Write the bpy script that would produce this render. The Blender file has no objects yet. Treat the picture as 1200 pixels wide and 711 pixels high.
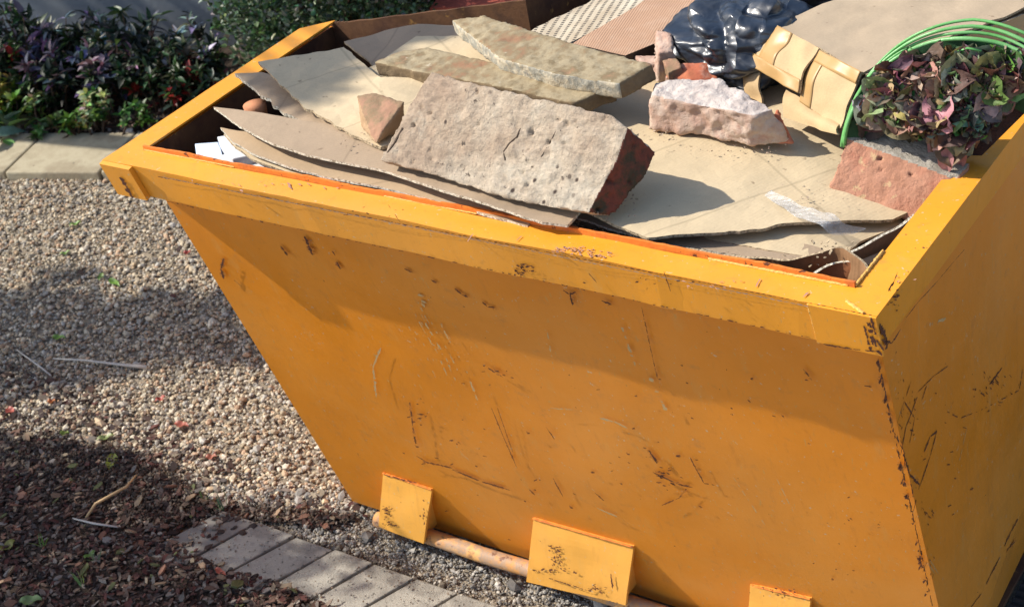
import bpy, bmesh, math, random
import numpy as np
from mathutils import Vector, noise, geometry, Matrix
random.seed(7); rng = np.random.default_rng(7)
S = bpy.context.scene; COL = S.collection
# ------------------------------------------------------------------ camera frame (recovered from the vanishing points)
R = np.array([[0.81948296, 0.18520994, -0.54235132], [0.54843257, -0.52810386, 0.6483271], [-0.1663412, -0.82873614, -0.53434728]])
G = 1.143                                   # height of the skip's rim above the ground
CP = np.array([2.43712681, -1.78293908, 1.3452883 + G]); F = 1931.016
def px(u, v, z):                            # survey point -> position, z measured from the rim
    r = R @ np.array([u - 600, v - 355.5, F]); t = (z + G - CP[2]) / r[2]; return CP + t * r
def gp(u, v, z=0.0): return px(u, v, z - G)
def pl(u, v, n, P):
    n = np.array(n, float); r = R @ np.array([u - 600, v - 355.5, F]); t = n.dot(np.array(P) - CP) / n.dot(r); return CP + t * r
SUN = np.array([0.665, 0.302, -0.683]); SUN /= np.linalg.norm(SUN)

# ------------------------------------------------------------------ materials
def mat(name): 
    m = bpy.data.materials.new(name); m.use_nodes = True; nt = m.node_tree
    return m, nt, nt.nodes['Principled BSDF']
def nd(nt, t, **k):
    n = nt.nodes.new(t)
    for a, b in k.items():
        if a in n.inputs: n.inputs[a].default_value = b
        else: setattr(n, a, b)
    return n
def noise_n(nt, scale, detail=4, rough=.55, vec=None, dist=0):
    n = nd(nt, 'ShaderNodeTexNoise'); n.inputs['Scale'].default_value = scale; n.inputs['Detail'].default_value = detail
    n.inputs['Roughness'].default_value = rough; n.inputs['Distortion'].default_value = dist
    if vec is not None: nt.links.new(vec, n.inputs['Vector'])
    return n.outputs['Fac']
def ramp(nt, fac, stops):
    r = nd(nt, 'ShaderNodeValToRGB'); e = r.color_ramp.elements
    while len(e) < len(stops): e.new(.5)
    for x, (p, c) in zip(e, stops):
        x.position = p; x.color = (*c, 1) if not isinstance(c, (int, float)) else (c, c, c, 1)
    nt.links.new(fac, r.inputs['Fac']); return r.outputs['Color']
def mix(nt, fac, a, b, mode='MIX'):
    m = nd(nt, 'ShaderNodeMix', data_type='RGBA', blend_type=mode)
    for s, i in ((fac, 0), (a, 6), (b, 7)):
        if hasattr(s, 'links'): nt.links.new(s, m.inputs[i])
        elif isinstance(s, (int, float)) : m.inputs[i].default_value = s if i == 0 else (s, s, s, 1)
        else: m.inputs[i].default_value = (*s, 1)
    return m.outputs[2]
def bump(nt, b, h, strength, dist=.01, prev=None):
    n = nd(nt, 'ShaderNodeBump'); n.inputs['Strength'].default_value = strength; n.inputs['Distance'].default_value = dist
    nt.links.new(h, n.inputs['Height']); nt.links.new(n.outputs['Normal'], b.inputs['Normal']); 
    if prev: nt.links.new(prev, n.inputs['Normal'])
    return n.outputs['Normal']
def objvec(nt, scale=(1, 1, 1), rot=(0, 0, 0)):
    t = nd(nt, 'ShaderNodeTexCoord'); m = nd(nt, 'ShaderNodeMapping'); m.inputs['Scale'].default_value = scale; m.inputs['Rotation'].default_value = rot
    nt.links.new(t.outputs['Object'], m.inputs['Vector']); return m.outputs['Vector']

def paint(name, base, rust=.5, rough=.38, wear=0.0):
    m, nt, b = mat(name); v = objvec(nt)
    c1 = ramp(nt, noise_n(nt, 3.0, 5, .6, v), [(.3, tuple(x * .9 for x in base)), (.7, tuple(min(1, x * 1.07) for x in base))])
    # chalky rubbed patches, faint grey scuffs
    sc = objvec(nt, (6, 6, 1.6), (0, .5, 0)); f = ramp(nt, noise_n(nt, 4, 8, .72, sc), [(.57, 0.0), (.78, .42)])
    c2 = mix(nt, f, c1, (.56, .34, .11)); fd = ramp(nt, noise_n(nt, 1.7, 4, .6, v, .6), [(.42, 0.0), (.7, .38)]); c2 = mix(nt, fd, c2, (.66, .33, .085))
    # thin scratches
    s2 = objvec(nt, (90, 90, 5), (0, .35, .2)); f2 = ramp(nt, noise_n(nt, 1.6, 2, .5, s2), [(.69, 0.0), (.73, .55)])
    c3 = mix(nt, f2, c2, (.52, .30, .09))
    # dirt dust
    f4 = ramp(nt, noise_n(nt, 26, 6, .7, v), [(.58, 0.0), (.8, .5)]); c3 = mix(nt, f4, c3, (.34, .17, .06)); f5 = ramp(nt, noise_n(nt, 5, 7, .75, objvec(nt, (9, 9, .7))), [(.56, 0.0), (.74, .34)]); c3 = mix(nt, f5, c3, (.38, .15, .035)); f6 = ramp(nt, noise_n(nt, 130, 2, .5, v), [(.70, 0.0), (.73, .7)]); c3 = mix(nt, f6, c3, (.50, .42, .28))
    # chips down to rust
    big = ramp(nt, noise_n(nt, 5, 3, .6, v), [(.5, 0.0), (.75, 1.0)])
    fine = noise_n(nt, 75, 5, .6, v); 
    add = nd(nt, 'ShaderNodeMath', operation='MULTIPLY_ADD'); nt.links.new(big, add.inputs[0]); add.inputs[1].default_value = .10 * rust; nt.links.new(fine, add.inputs[2])
    f3 = ramp(nt, add.outputs[0], [(.735 - wear, 0.0), (.755 - wear, 1.0)])
    c4 = mix(nt, f3, c3, (.09, .030, .016))
    nt.links.new(c4, b.inputs['Base Color'])
    rr = ramp(nt, noise_n(nt, 9, 4, .6, v), [(.3, rough - .06), (.7, rough + .14)]); rmix = mix(nt, f3, rr, .85); nt.links.new(rmix, b.inputs['Roughness'])
    n1 = bump(nt, b, noise_n(nt, 180, 3, .6, v), .10, .002); bump(nt, b, f3, -.4, .001, n1)
    b.inputs['Specular IOR Level'].default_value = .45
    return m
def noisy(name, cols, scale=20, rough=.85, bmp=.4, bdist=.004, bscale=None, detail=8, speck=None, spec=.3):
    m, nt, b = mat(name); v = objvec(nt)
    n = len(cols); c = ramp(nt, noise_n(nt, scale, detail, .65, v), [(.28 + .44 * i / max(1, n - 1), c) for i, c in enumerate(cols)])
    if speck:
        sc, th, colr = speck; f = ramp(nt, noise_n(nt, sc, 4, .6, v), [(th, 0.0), (th + .05, 1.0)]); c = mix(nt, f, c, colr)
    nt.links.new(c, b.inputs['Base Color']); b.inputs['Roughness'].default_value = rough; b.inputs['Specular IOR Level'].default_value = spec
    bump(nt, b, noise_n(nt, bscale or scale * 4, 6, .7, v), bmp, bdist)
    return m
def vcol(name, rough=.8, bmp=0, bscale=200, spec=.3, trans=0):
    m, nt, b = mat(name); a = nd(nt, 'ShaderNodeVertexColor', layer_name='Col'); v = objvec(nt)
    f = ramp(nt, noise_n(nt, bscale, 4, .6, v), [(.3, .72), (.7, 1.15)])
    c = mix(nt, 1.0, a.outputs['Color'], f, 'MULTIPLY'); nt.links.new(c, b.inputs['Base Color'])
    b.inputs['Roughness'].default_value = rough; b.inputs['Specular IOR Level'].default_value = spec
    if bmp: bump(nt, b, noise_n(nt, bscale, 4, .6, v), bmp, .003)
    if trans:
        t = nd(nt, 'ShaderNodeBsdfTranslucent'); nt.links.new(c, t.inputs['Color']); mx = nd(nt, 'ShaderNodeMixShader'); mx.inputs[0].default_value = trans
        nt.links.new(b.outputs[0], mx.inputs[1]); nt.links.new(t.outputs[0], mx.inputs[2]); nt.links.new(mx.outputs[0], nt.nodes['Material Output'].inputs['Surface'])
    return m
def card(name, base, flute=(0, 0, 0), fl=.06, stain=.3, creases=((.5, .13), (.5, -.09), (-1.0, .05))):
    m, nt, b = mat(name); v = objvec(nt)
    c = ramp(nt, noise_n(nt, 7, 6, .6, v), [(.3, tuple(x * .9 for x in base)), (.7, tuple(x * 1.06 for x in base))])
    fib = noise_n(nt, 260, 4, .7, objvec(nt, (1, 3, 1), flute)); c = mix(nt, .10, c, ramp(nt, fib, [(.35, .1), (.65, .75)]), 'OVERLAY')
    f = ramp(nt, noise_n(nt, 4.5, 7, .7, v), [(.56, 0.0), (.75, stain)]); c = mix(nt, f, c, tuple(x * .62 for x in base))
    f = ramp(nt, noise_n(nt, 48, 3, .5, v), [(.70, 0.0), (.74, .55)]); c = mix(nt, f, c, (.16, .11, .07))
    nt.links.new(c, b.inputs['Base Color']); b.inputs['Roughness'].default_value = .82; b.inputs['Specular IOR Level'].default_value = .22
    cz = None
    for cr_, off in creases:
        sx = nd(nt, 'ShaderNodeSeparateXYZ'); nt.links.new(objvec(nt, (1, 1, 1), (0, 0, cr_)), sx.inputs[0]); m0 = nd(nt, 'ShaderNodeMath', operation='MULTIPLY_ADD'); nt.links.new(noise_n(nt, 9, 3, .5, v), m0.inputs[0]); m0.inputs[1].default_value = .006; nt.links.new(sx.outputs[0], m0.inputs[2])
        m1 = nd(nt, 'ShaderNodeMath', operation='ADD'); nt.links.new(m0.outputs[0], m1.inputs[0]); m1.inputs[1].default_value = -off; m2 = nd(nt, 'ShaderNodeMath', operation='ABSOLUTE'); nt.links.new(m1.outputs[0], m2.inputs[0]); m3 = nd(nt, 'ShaderNodeMath', operation='MULTIPLY'); nt.links.new(m2.outputs[0], m3.inputs[0]); m3.inputs[1].default_value = 100
        l = ramp(nt, m3.outputs[0], [(0.1, 1.0), (.35, 0.0)]); c = mix(nt, l, c, tuple(x * .66 for x in base)) if False else mix(nt, mix(nt, 1.0, l, .5, 'MULTIPLY'), c, tuple(x * .6 for x in base)); cz = l
    nt.links.new(c, b.inputs['Base Color'])
    w = nd(nt, 'ShaderNodeTexWave', wave_type='BANDS', bands_direction='X'); w.inputs['Scale'].default_value = 45; w.inputs['Distortion'].default_value = .25
    nt.links.new(objvec(nt, (1, 1, 1), flute), w.inputs['Vector'])
    n1 = bump(nt, b, w.outputs['Fac'], fl, .002); n2 = bump(nt, b, noise_n(nt, 14, 4, .6, v), .22, .012, n1)
    return m
def card_edge(name, light, dark):
    m, nt, b = mat(name); v = objvec(nt)
    f = noise_n(nt, 190, 3, .7, v, .4); c = ramp(nt, f, [(.38, dark), (.52, light), (.7, tuple(min(.8, x * 1.15) for x in light))])
    nt.links.new(c, b.inputs['Base Color']); b.inputs['Roughness'].default_value = .95; bump(nt, b, f, .8, .004); return m
ORANGE = (.69, .240, .014)
M = {}
M['paint'] = paint('orange paint scuffed', ORANGE, .55)
M['paint_rim'] = paint('orange paint rim', (.77, .315, .022), .75, .36)
M['paint_worn'] = paint('orange paint worn', (.74, .36, .06), 1.0, .45, .02)
M['edge_rust'] = noisy('orange red primer edge', [(.55, .12, .02), (.66, .2, .03), (.34, .08, .03)], 14, .6, .5, .003, speck=(60, .62, (.11, .04, .02)))
M['rust'] = noisy('brown rust inside', [(.035, .016, .010), (.075, .032, .017), (.12, .055, .024), (.05, .024, .015)], 9, .8, .5, .003, speck=(35, .64, (.27, .14, .04)))
M['chip'] = noisy('bare rusty steel', [(.045, .020, .014), (.11, .04, .022), (.07, .035, .03)], 60, .7, .4, .001)
M['stain'] = noisy('rust stain', [(.40, .14, .03), (.50, .19, .03), (.30, .10, .03)], 60, .6, .2, .001)
M['chip_lilac'] = noisy('rubbed primer', [(.30, .15, .10), (.40, .22, .17), (.22, .10, .07)], 60, .8, .4, .001)
M['scuff'] = noisy('grey scuff', [(.52, .33, .13), (.44, .33, .18)], 60, .8, .2, .001)
M['bare'] = noisy('bare pale edge', [(.42, .38, .34), (.30, .22, .18), (.55, .50, .45)], 60, .5, .4, .001)
M['weld'] = noisy('painted weld', [(.74, .38, .07), (.8, .5, .16)], 80, .4, .8, .003)
M['steel_bar'] = noisy('worn bar', [(.66, .30, .07), (.55, .27, .09), (.34, .24, .17), (.68, .36, .12), (.24, .12, .07)], 16, .6, .5, .002, speck=(50, .60, (.20, .10, .06)))
K = (.56, .45, .29)
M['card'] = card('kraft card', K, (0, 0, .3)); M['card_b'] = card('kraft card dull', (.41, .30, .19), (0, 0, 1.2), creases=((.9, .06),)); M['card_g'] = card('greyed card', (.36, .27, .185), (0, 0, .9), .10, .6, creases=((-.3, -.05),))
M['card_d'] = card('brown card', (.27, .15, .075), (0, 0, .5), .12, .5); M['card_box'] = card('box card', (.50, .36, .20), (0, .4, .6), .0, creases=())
M['edge'] = card_edge('torn card edge', (.46, .36, .23), (.17, .12, .075)); M['edge_w'] = card_edge('torn white edge', (.62, .58, .48), (.22, .18, .12))
M['card_top'] = card('weathered box top', (.40, .315, .22), (0, 0, .6), .02, .5, creases=((.53, .10),))
M['tape'] = noisy('brown parcel tape', [(.40, .24, .09), (.46, .29, .12)], 8, .42, .15, .002, spec=.5)
M['board'] = None

# ------------------------------------------------------------------ object helpers
def props(o, label=None, cat=None, group=None, kind=None):
    if label: o['label'] = label
    if cat: o['category'] = cat
    if group: o['group'] = group
    if kind: o['kind'] = kind
    return o
def thing(name, loc, label, cat, group=None):
    o = bpy.data.objects.new(name, None); o.empty_display_size = .05; o.location = Vector(loc); COL.objects.link(o); return props(o, label, cat, group)
def build(name, V, Fc, mats, parent=None, midx=None, cols=None, smooth=False, loc=None):
    V = np.array(V, float)
    if parent is not None: o0 = np.array(parent['_w']) if '_w' in parent else np.array(parent.location)
    elif loc is not None: o0 = np.array(loc, float)
    else: o0 = np.array([(V[:, 0].min() + V[:, 0].max()) / 2, (V[:, 1].min() + V[:, 1].max()) / 2, V[:, 2].min()])
    me = bpy.data.meshes.new(name)
    Fc_l = Fc.tolist() if isinstance(Fc, np.ndarray) else Fc
    me.from_pydata((V - o0).tolist(), [], Fc_l); 
    if not isinstance(mats, (list, tuple)): mats = [mats]
    for m in mats: me.materials.append(m)
    if midx is not None: me.polygons.foreach_set('material_index', np.array(midx, np.int32))
    if cols is not None:
        a = me.color_attributes.new('Col', 'FLOAT_COLOR', 'POINT'); c = np.ones((len(V), 4)); c[:, :3] = cols; a.data.foreach_set('color', c.ravel())
    if smooth: me.polygons.foreach_set('use_smooth', [True] * len(me.polygons))
    me.update()
    o = bpy.data.objects.new(name, me); COL.objects.link(o)
    if parent is not None:
        o.parent = parent
        if parent.type == 'MESH' : pass
    else: o.location = Vector(o0)
    return o
def sub(name, V, Fc, mats, part, **k):           # sub-part of a part: same local frame as the part
    root = part.parent
    o = build(name, V, Fc, mats, root, **k); o.parent = part; return o
def merge(parts):
    V = []; Fc = []; n = 0
    for v, f in parts:
        V.extend([tuple(map(float, p)) for p in v]); Fc.extend([[i + n for i in q] for q in f]); n += len(v)
    return V, Fc
def boxm(a, b):
    (x0, y0, z0), (x1, y1, z1) = a, b
    v = [(x0, y0, z0), (x1, y0, z0), (x1, y1, z0), (x0, y1, z0), (x0, y0, z1), (x1, y0, z1), (x1, y1, z1), (x0, y1, z1)]
    return v, [[0, 3, 2, 1], [4, 5, 6, 7], [0, 1, 5, 4], [1, 2, 6, 5], [2, 3, 7, 6], [3, 0, 4, 7]]
def hexm(top, bot):
    v = list(top) + list(bot); n = len(top)
    f = [list(range(n)), [n + i for i in range(n)][::-1]]
    for i in range(n): j = (i + 1) % n; f.append([j, i, n + i, n + j])
    return v, f
def tube(pts, rad, seg=8, cap=True):
    pts = [np.array(p, float) for p in pts]; V = []; Fc = []
    if not hasattr(rad, '__len__'): rad = [rad] * len(pts)
    for i, p in enumerate(pts):
        t = pts[min(i + 1, len(pts) - 1)] - pts[max(i - 1, 0)]; t /= np.linalg.norm(t) + 1e-9
        a = np.cross(t, [0, 0, 1]); 
        if np.linalg.norm(a) < .1: a = np.cross(t, [1, 0, 0])
        a /= np.linalg.norm(a); b = np.cross(t, a)
        for k in range(seg): an = 2 * math.pi * k / seg; V.append(p + rad[i] * (a * math.cos(an) + b * math.sin(an)))
    for i in range(len(pts) - 1):
        for k in range(seg): j = (k + 1) % seg; Fc.append([i * seg + k, i * seg + j, (i + 1) * seg + j, (i + 1) * seg + k])
    if cap: Fc.append(list(range(seg))[::-1]); Fc.append([(len(pts) - 1) * seg + k for k in range(seg)])
    return V, Fc
def fix_normals(V, Fc):
    bm = bmesh.new(); vs = [bm.verts.new(p) for p in V]
    for f in Fc:
        try: bm.faces.new([vs[i] for i in f])
        except ValueError: pass
    bmesh.ops.recalc_face_normals(bm, faces=bm.faces)
    bm.verts.index_update(); v = [tuple(p.co) for p in bm.verts]; f = [[q.index for q in x.verts] for x in bm.faces]; bm.free(); return v, f
def remeshed(V, Fc, vox):                        # even skin over a rough solid
    V, Fc = fix_normals(V, Fc); me = bpy.data.meshes.new('tmp'); me.from_pydata(V, [], Fc); o = bpy.data.objects.new('tmp', me); COL.objects.link(o)
    md = o.modifiers.new('r', 'REMESH'); md.mode = 'VOXEL'; md.voxel_size = vox
    dg = bpy.context.evaluated_depsgraph_get(); ev = o.evaluated_get(dg); m2 = ev.to_mesh()
    v = np.array([p.co[:] for p in m2.vertices]); nn = np.array([p.normal[:] for p in m2.vertices]); f = [list(p.vertices) for p in m2.polygons]
    ev.to_mesh_clear(); bpy.data.objects.remove(o); bpy.data.meshes.remove(me); return v, nn, f
def fbm(p, s, seed=0, o=4): return noise.fractal(Vector((p[0] * s + seed, p[1] * s - seed, p[2] * s + seed * .5)), .9, 2.1, o)
def rock(name, top, bot, mats, label, cat, group=None, vox=.005, amp=.004, coarse=.004, seed=1, pick=None, pits=0):
    V, Fc = hexm(top, bot); v, n, f = remeshed(V, Fc, vox)
    c0 = v.mean(0)
    out = []
    for p, q in zip(v, n):
        d = fbm(p, 45, seed) * amp + fbm(p, 11, seed + 3, 3) * coarse
        if pits:
            w = noise.noise(Vector((p[0] * 75 + seed, p[1] * 75, p[2] * 75))) ; gate = noise.noise(Vector((p[0] * 9, p[1] * 9 + seed, p[2] * 9))); d -= pits * max(0, w - .50 + .12 * min(0, gate) ) * 4 * (gate > -.1)
        out.append(p + q * d)
    out = np.array(out); midx = None
    if pick:
        fa = np.array([n[q].mean(0) for q in f]); cc = np.array([out[q].mean(0) for q in f]); midx = [pick(a, b, c0) for a, b in zip(fa, cc)]
    o = build(name, out, f, mats, None, midx, smooth=True); return props(o, label, cat, group)

def rbf(P, Z):
    P = np.array(P); n = len(P); D = np.linalg.norm(P[:, None] - P[None], axis=2) + 0
    A = np.zeros((n + 3, n + 3)); A[:n, :n] = D; A[:n, n] = 1; A[:n, n + 1:] = P; A[n, :n] = 1; A[n + 1:, :n] = P.T
    w = np.linalg.lstsq(A, np.concatenate([Z, [0, 0, 0]]), rcond=None)[0]
    return lambda Q: np.linalg.norm(Q[:, None] - P[None], axis=2) @ w[:n] + w[n] + Q @ w[n + 1:]
def sheet_geo(poly, thick=.004, step=.02, wr=.002, ragged=.0015, seed=0, jag=()):
    """flat-ish sheet; poly = [(u,v,z)], z above the rim"""
    P3 = [px(*p) for p in poly]; P2 = [(p[0], p[1]) for p in P3]; zf = rbf(P2, np.array([p[2] for p in P3]))
    bd = []
    for i in range(len(P2)):
        a = np.array(P2[i]); b = np.array(P2[(i + 1) % len(P2)]); L = np.linalg.norm(b - a); k = max(1, int(L / (step * .35))); nn = np.array([-(b - a)[1], (b - a)[0]]) / (L + 1e-9)
        rg = ragged * (2.4 if i in jag else 1) * (.35 + 1.3 * abs(noise.noise(Vector((a[0] * 11, a[1] * 11, seed + i)))))
        for j in range(k): 
            q = a + (b - a) * j / k; w = rg * (1.4 * noise.noise(Vector((q[0] * 38, q[1] * 38, seed))) + .45 * noise.noise(Vector((q[0] * 170, q[1] * 170, seed)))) if j else 0
            bd.append(q + nn * w)
    nb = len(bd); xs = np.array(bd); pts = [Vector(p) for p in bd]
    x0, y0 = xs.min(0); x1, y1 = xs.max(0)
    for gx in np.arange(x0 + step / 2, x1, step):
        for gy in np.arange(y0 + step / 2, y1, step): pts.append(Vector((gx + random.uniform(-.1, .1) * step, gy + random.uniform(-.1, .1) * step)))
    r = geometry.delaunay_2d_cdt(pts, [], [list(range(nb))], 1, 1e-6)
    v2 = np.array([list(p) for p in r[0]]); tris = [list(t) for t in r[2]]
    z = zf(v2) + np.array([wr * (noise.noise(Vector((p[0] * 9, p[1] * 9, seed))) * 1.6 + noise.noise(Vector((p[0] * 26, p[1] * 26, seed + 5))) * .7) for p in v2])
    n = len(v2); V = [(p[0], p[1], q) for p, q in zip(v2, z)] + [(p[0], p[1], q - thick) for p, q in zip(v2, z)]
    cnt = {}
    for t in tris:
        for a, b in ((t[0], t[1]), (t[1], t[2]), (t[2], t[0])): cnt[(a, b)] = 1
    Fc = [t for t in tris] + [[a + n for a in t[::-1]] for t in tris]; mi = [0] * len(Fc)
    for (a, b) in list(cnt):
        if (b, a) not in cnt: Fc.append([b, a, a + n, b + n]); mi.append(1)
    return V, Fc, mi
def sheet(name, poly, mats, label, cat, group=None, **k):
    V, Fc, mi = sheet_geo(poly, **k); o = build(name, V, Fc, mats, None, mi); return props(o, label, cat, group)
def patch_geo(rows, thick=.004, nu=40, nv=14, wr=.001, seed=0, world=False):
    """curved sheet through rows of control points, same count per row"""
    A = np.array([[p if world else px(*p) for p in r] for r in rows], float); nr, nc = A.shape[:2]
    def ev(B, t):
        m = len(B) - 1; x = t * m; i = min(int(x), m - 1); f = x - i; p0 = B[max(i - 1, 0)]; p1 = B[i]; p2 = B[i + 1]; p3 = B[min(i + 2, m)]
        if m == 1: return p1 + (p2 - p1) * f
        return .5 * ((2 * p1) + (-p0 + p2) * f + (2 * p0 - 5 * p1 + 4 * p2 - p3) * f * f + (-p0 + 3 * p1 - 3 * p2 + p3) * f ** 3)
    g = np.zeros((nv + 1, nu + 1, 3))
    for i in range(nu + 1):
        c = np.array([ev(A[r], i / nu) for r in range(nr)])
        for j in range(nv + 1): g[j, i] = ev(c, j / nv)
    du = np.gradient(g, axis=1); dv = np.gradient(g, axis=0); n = np.cross(du, dv); n /= np.linalg.norm(n, axis=2, keepdims=True) + 1e-9
    for j in range(nv + 1):
        for i in range(nu + 1): g[j, i] += n[j, i] * wr * noise.noise(Vector(g[j, i] * 30) + Vector((seed, 0, 0))) * 2
    a = g.reshape(-1, 3); b = (g - n * thick).reshape(-1, 3); V = np.vstack([a, b]); N = len(a); W_ = nu + 1; Fc = []; mi = []
    for j in range(nv):
        for i in range(nu):
            q = [j * W_ + i, j * W_ + i + 1, (j + 1) * W_ + i + 1, (j + 1) * W_ + i]; Fc.append(q[::-1]); mi.append(0); Fc.append([x + N for x in q]); mi.append(0)
    for i in range(nu):
        for j in (0, nv): q = [j * W_ + i, j * W_ + i + 1]; Fc.append([q[0], q[1], q[1] + N, q[0] + N]); mi.append(1)
    for j in range(nv):
        for i in (0, nu): q = [j * W_ + i, (j + 1) * W_ + i]; Fc.append([q[0], q[1], q[1] + N, q[0] + N]); mi.append(1)
    return V, Fc, mi
def patch(name, rows, mats, label, cat, group=None, **k):
    V, Fc, mi = patch_geo(rows, **k); o = build(name, V, Fc, mats, None, mi, smooth=True); o.data.set_sharp_from_angle(angle=.7); return props(o, label, cat, group)

# ================================================================== THE SKIP
W = 1.6; PY0, PZ0, PY1, PZ1 = .084, -.139, .339, -1.118     # front panel line
pslope = (PY1 - PY0) / (PZ1 - PZ0)
def py_at(z): return PY0 + (z - PZ0) * pslope
Pn = np.array([0, PZ0 - PZ1, PY1 - PY0 + 0.0]); Pn = np.array([0, -(PZ0 - PZ1), -(PY1 - PY0)]); Pn = Pn / np.linalg.norm(Pn)   # outward (-y, down)
P0 = np.array([0, PY0, PZ0 + G])
skip = thing('waste_skip', (W / 2, .7, 0), 'orange steel rubbish skip heaped with cardboard and stone, rust-edged rim and scratched panels', 'skip')
xa, xb = .046, 1.554
def grid_panel(c00, c10, c11, c01, nu, nv, amp, seed, out):
    V = []; Fc = []
    for j in range(nv + 1):
        for i in range(nu + 1):
            s, t = i / nu, j / nv; p = (1 - t) * ((1 - s) * np.array(c00) + s * np.array(c10)) + t * ((1 - s) * np.array(c01) + s * np.array(c11))
            w = min(s, 1 - s, t, 1 - t) * 8; w = min(1, w)
            V.append(p + np.array(out) * w * amp * fbm(p, 2.6, seed, 3))
    for j in range(nv):
        for i in range(nu): q = j * (nu + 1) + i; Fc.append([q, q + 1, q + nu + 2, q + nu + 1])
    return V, Fc
def shell(front, nvec, t):                       # give a panel its inner face
    V, Fc = front; n = len(V); V2 = [np.array(p) - np.array(nvec) * t for p in V]
    F2 = [[a + n for a in q[::-1]] for q in Fc]
    ed = {}
    for q in Fc:
        for a, b in zip(q, q[1:] + q[:1]): ed[(a, b)] = 1
    Fs = [[b, a, a + n, b + n] for (a, b) in ed if (b, a) not in ed]
    return list(V) + V2, Fc + F2 + Fs, [0] * len(Fc) + [1] * len(F2) + [0] * len(Fs)
zt = -.002
xc = xb + .0115
fp = grid_panel((xa, py_at(PZ1), PZ1 + G), (xc, py_at(PZ1), PZ1 + G), (xc, py_at(zt - .01), zt - .01 + G), (xa, py_at(zt - .01), zt - .01 + G), 90, 60, .0022, 2, Pn)
V, Fc, mi = shell(fp, Pn, .005)
front = build('front_panel', V, Fc, [M['paint'], M['rust']], skip, mi, smooth=False)
# side panels: sloping front edge, bent-in strip along the bottom
def side_panel(x, out):
    o = 1 if out > 0 else -1
    ys, yt = .0, 1.75
    creaseA = (x, .345, .06); creaseB = (x, 1.0, .36)
    top = [(x, py_at(-.012) + .0006, G - .012), (x, yt, G - .012)]
    main = [(x, py_at(-1.085) + .0006, .058), (x, .68, .222), (x, 1.25, .222), (x, yt, .45), top[1], top[0]]
    bot = [(x, py_at(-1.085) + .0006, .058), (x, .68, .222), (x, 1.25, .222), (x - o * .05, 1.25, .025), (x - o * .05, .345, .025)]
    def slab(poly, nv):
        v = [np.array(p) for p in poly] + [np.array(p) - np.array(nv) * .005 for p in poly]; n = len(poly)
        f = [list(range(n)), [n + i for i in range(n)][::-1]] + [[(i + 1) % n, i, n + i, n + (i + 1) % n] for i in range(n)]
        return v, f
    a = slab(main if o > 0 else main[::-1], (o, 0, 0)); b = slab(bot if o < 0 else bot[::-1], (o, 0, 0))
    V, Fc = merge([a, b]); mi = []
    for q in Fc:
        xs = [V[i][0] for i in q]; inner = all(abs(abs(xx - x) - .005) < 1e-5 for xx in xs); mi.append(1 if inner else 0)
    return build('side_panel', V, Fc, [M['paint'], M['rust']], skip, mi)
sideR = side_panel(xb + .012, 1)
# left side stops where the back bay wall begins
V, Fc = merge([hexm([(xa, py_at(-.012), G - .012), (xa, .66, G - .012), (xa + .005, .66, G - .012), (xa + .005, py_at(-.012), G - .012)],
                    [(xa, .345, .03), (xa, .66, .03), (xa + .005, .66, .03), (xa + .005, .345, .03)])])
mi = [0] * len(Fc); mi[4] = 1
sideL = build('side_panel', V, Fc, [M['paint'], M['rust']], skip, [1 if abs(sum(V[i][0] for i in q) / 4 - xa - .005) < 1e-4 else 0 for q in Fc])
# raised back wall: runs behind the front bay, then turns away from the viewer
B0 = (.0975, .655); B1 = (.575, .668); B2 = (.60, 1.70); B3 = (xb, 1.75)
def wall(a, b, za0, za1, t=.006, bot=.3):
    a = np.array(a); b = np.array(b); d = (b - a) / np.linalg.norm(b - a); n = np.array([-d[1], d[0]]) * t; V = []
    K_ = 14
    for i in range(K_ + 1):
        p = a + (b - a) * i / K_; z = G + za0 + (za1 - za0) * i / K_ + .0012 * math.sin(i * 2.1)
        for q in (p, p + n): V += [(q[0], q[1], bot), (q[0], q[1], z)]
    Fc = []
    for i in range(K_):
        k = 4 * i; Fc += [[k, k + 4, k + 5, k + 1], [k + 2, k + 3, k + 7, k + 6], [k + 1, k + 5, k + 7, k + 3]]
    Fc += [[0, 1, 3, 2], [4 * K_, 4 * K_ + 2, 4 * K_ + 3, 4 * K_ + 1]]
    return V, Fc
build('back_wall', *merge([wall((xa, .655), B0, -.003, .002), wall(B0, B1, .002, .092), wall(B1, B2, .092, .15), wall(B2, B3, .15, .15)]), M['rust'], skip)
build('floor', *boxm((xa + .01, .345, .02), (xb, 1.74, .03)), M['rust'], skip)
# folded rim round the front and both sides (separate lengths, mitred at the corners)
wl = .057; fy, fz = .019, -.079
def rim(pathpts, name):
    prof = [(0, 0), (fy, fz), (fy + .045, fz - .004), (fy + .045, fz), (fy + .004, fz + .004), (.004, -.004), (wl, -.004), (wl, 0)]
    return prof
def sweep(prof, secs):
    V = []; Fc = []; n = len(prof)
    for fn in secs: V += [fn(p) for p in prof]
    for s in range(len(secs) - 1):
        for i in range(n): j = (i + 1) % n; Fc.append([s * n + i, s * n + j, (s + 1) * n + j, (s + 1) * n + i])
    Fc += [list(range(n)), [(len(secs) - 1) * n + i for i in range(n)][::-1]]
    return V, Fc
profF = [(0, 0), (fy, fz), (fy + .05, fz - .003), (fy + .05, fz), (fy + .004, fz + .004), (.004, -.004), (wl, -.004), (wl, 0)]
secs = []
NX = 40
for i in range(NX + 1):
    t = i / NX
    def fn(p, t=t):
        a, z = p; x0 = a if a < .06 else a; xl = min(a, wl) if i != 99 else a; x = xl + (W - 2 * xl) * t
        w = .0036 * noise.noise(Vector((x * 5, 0, 3))) + .0014 * noise.noise(Vector((x * 24, 1, 3)))
        e = min(1, min(t, 1 - t) * 10)
        return (x, a + w * e, G + z + w * .5 * e)
    secs.append(fn)
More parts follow.
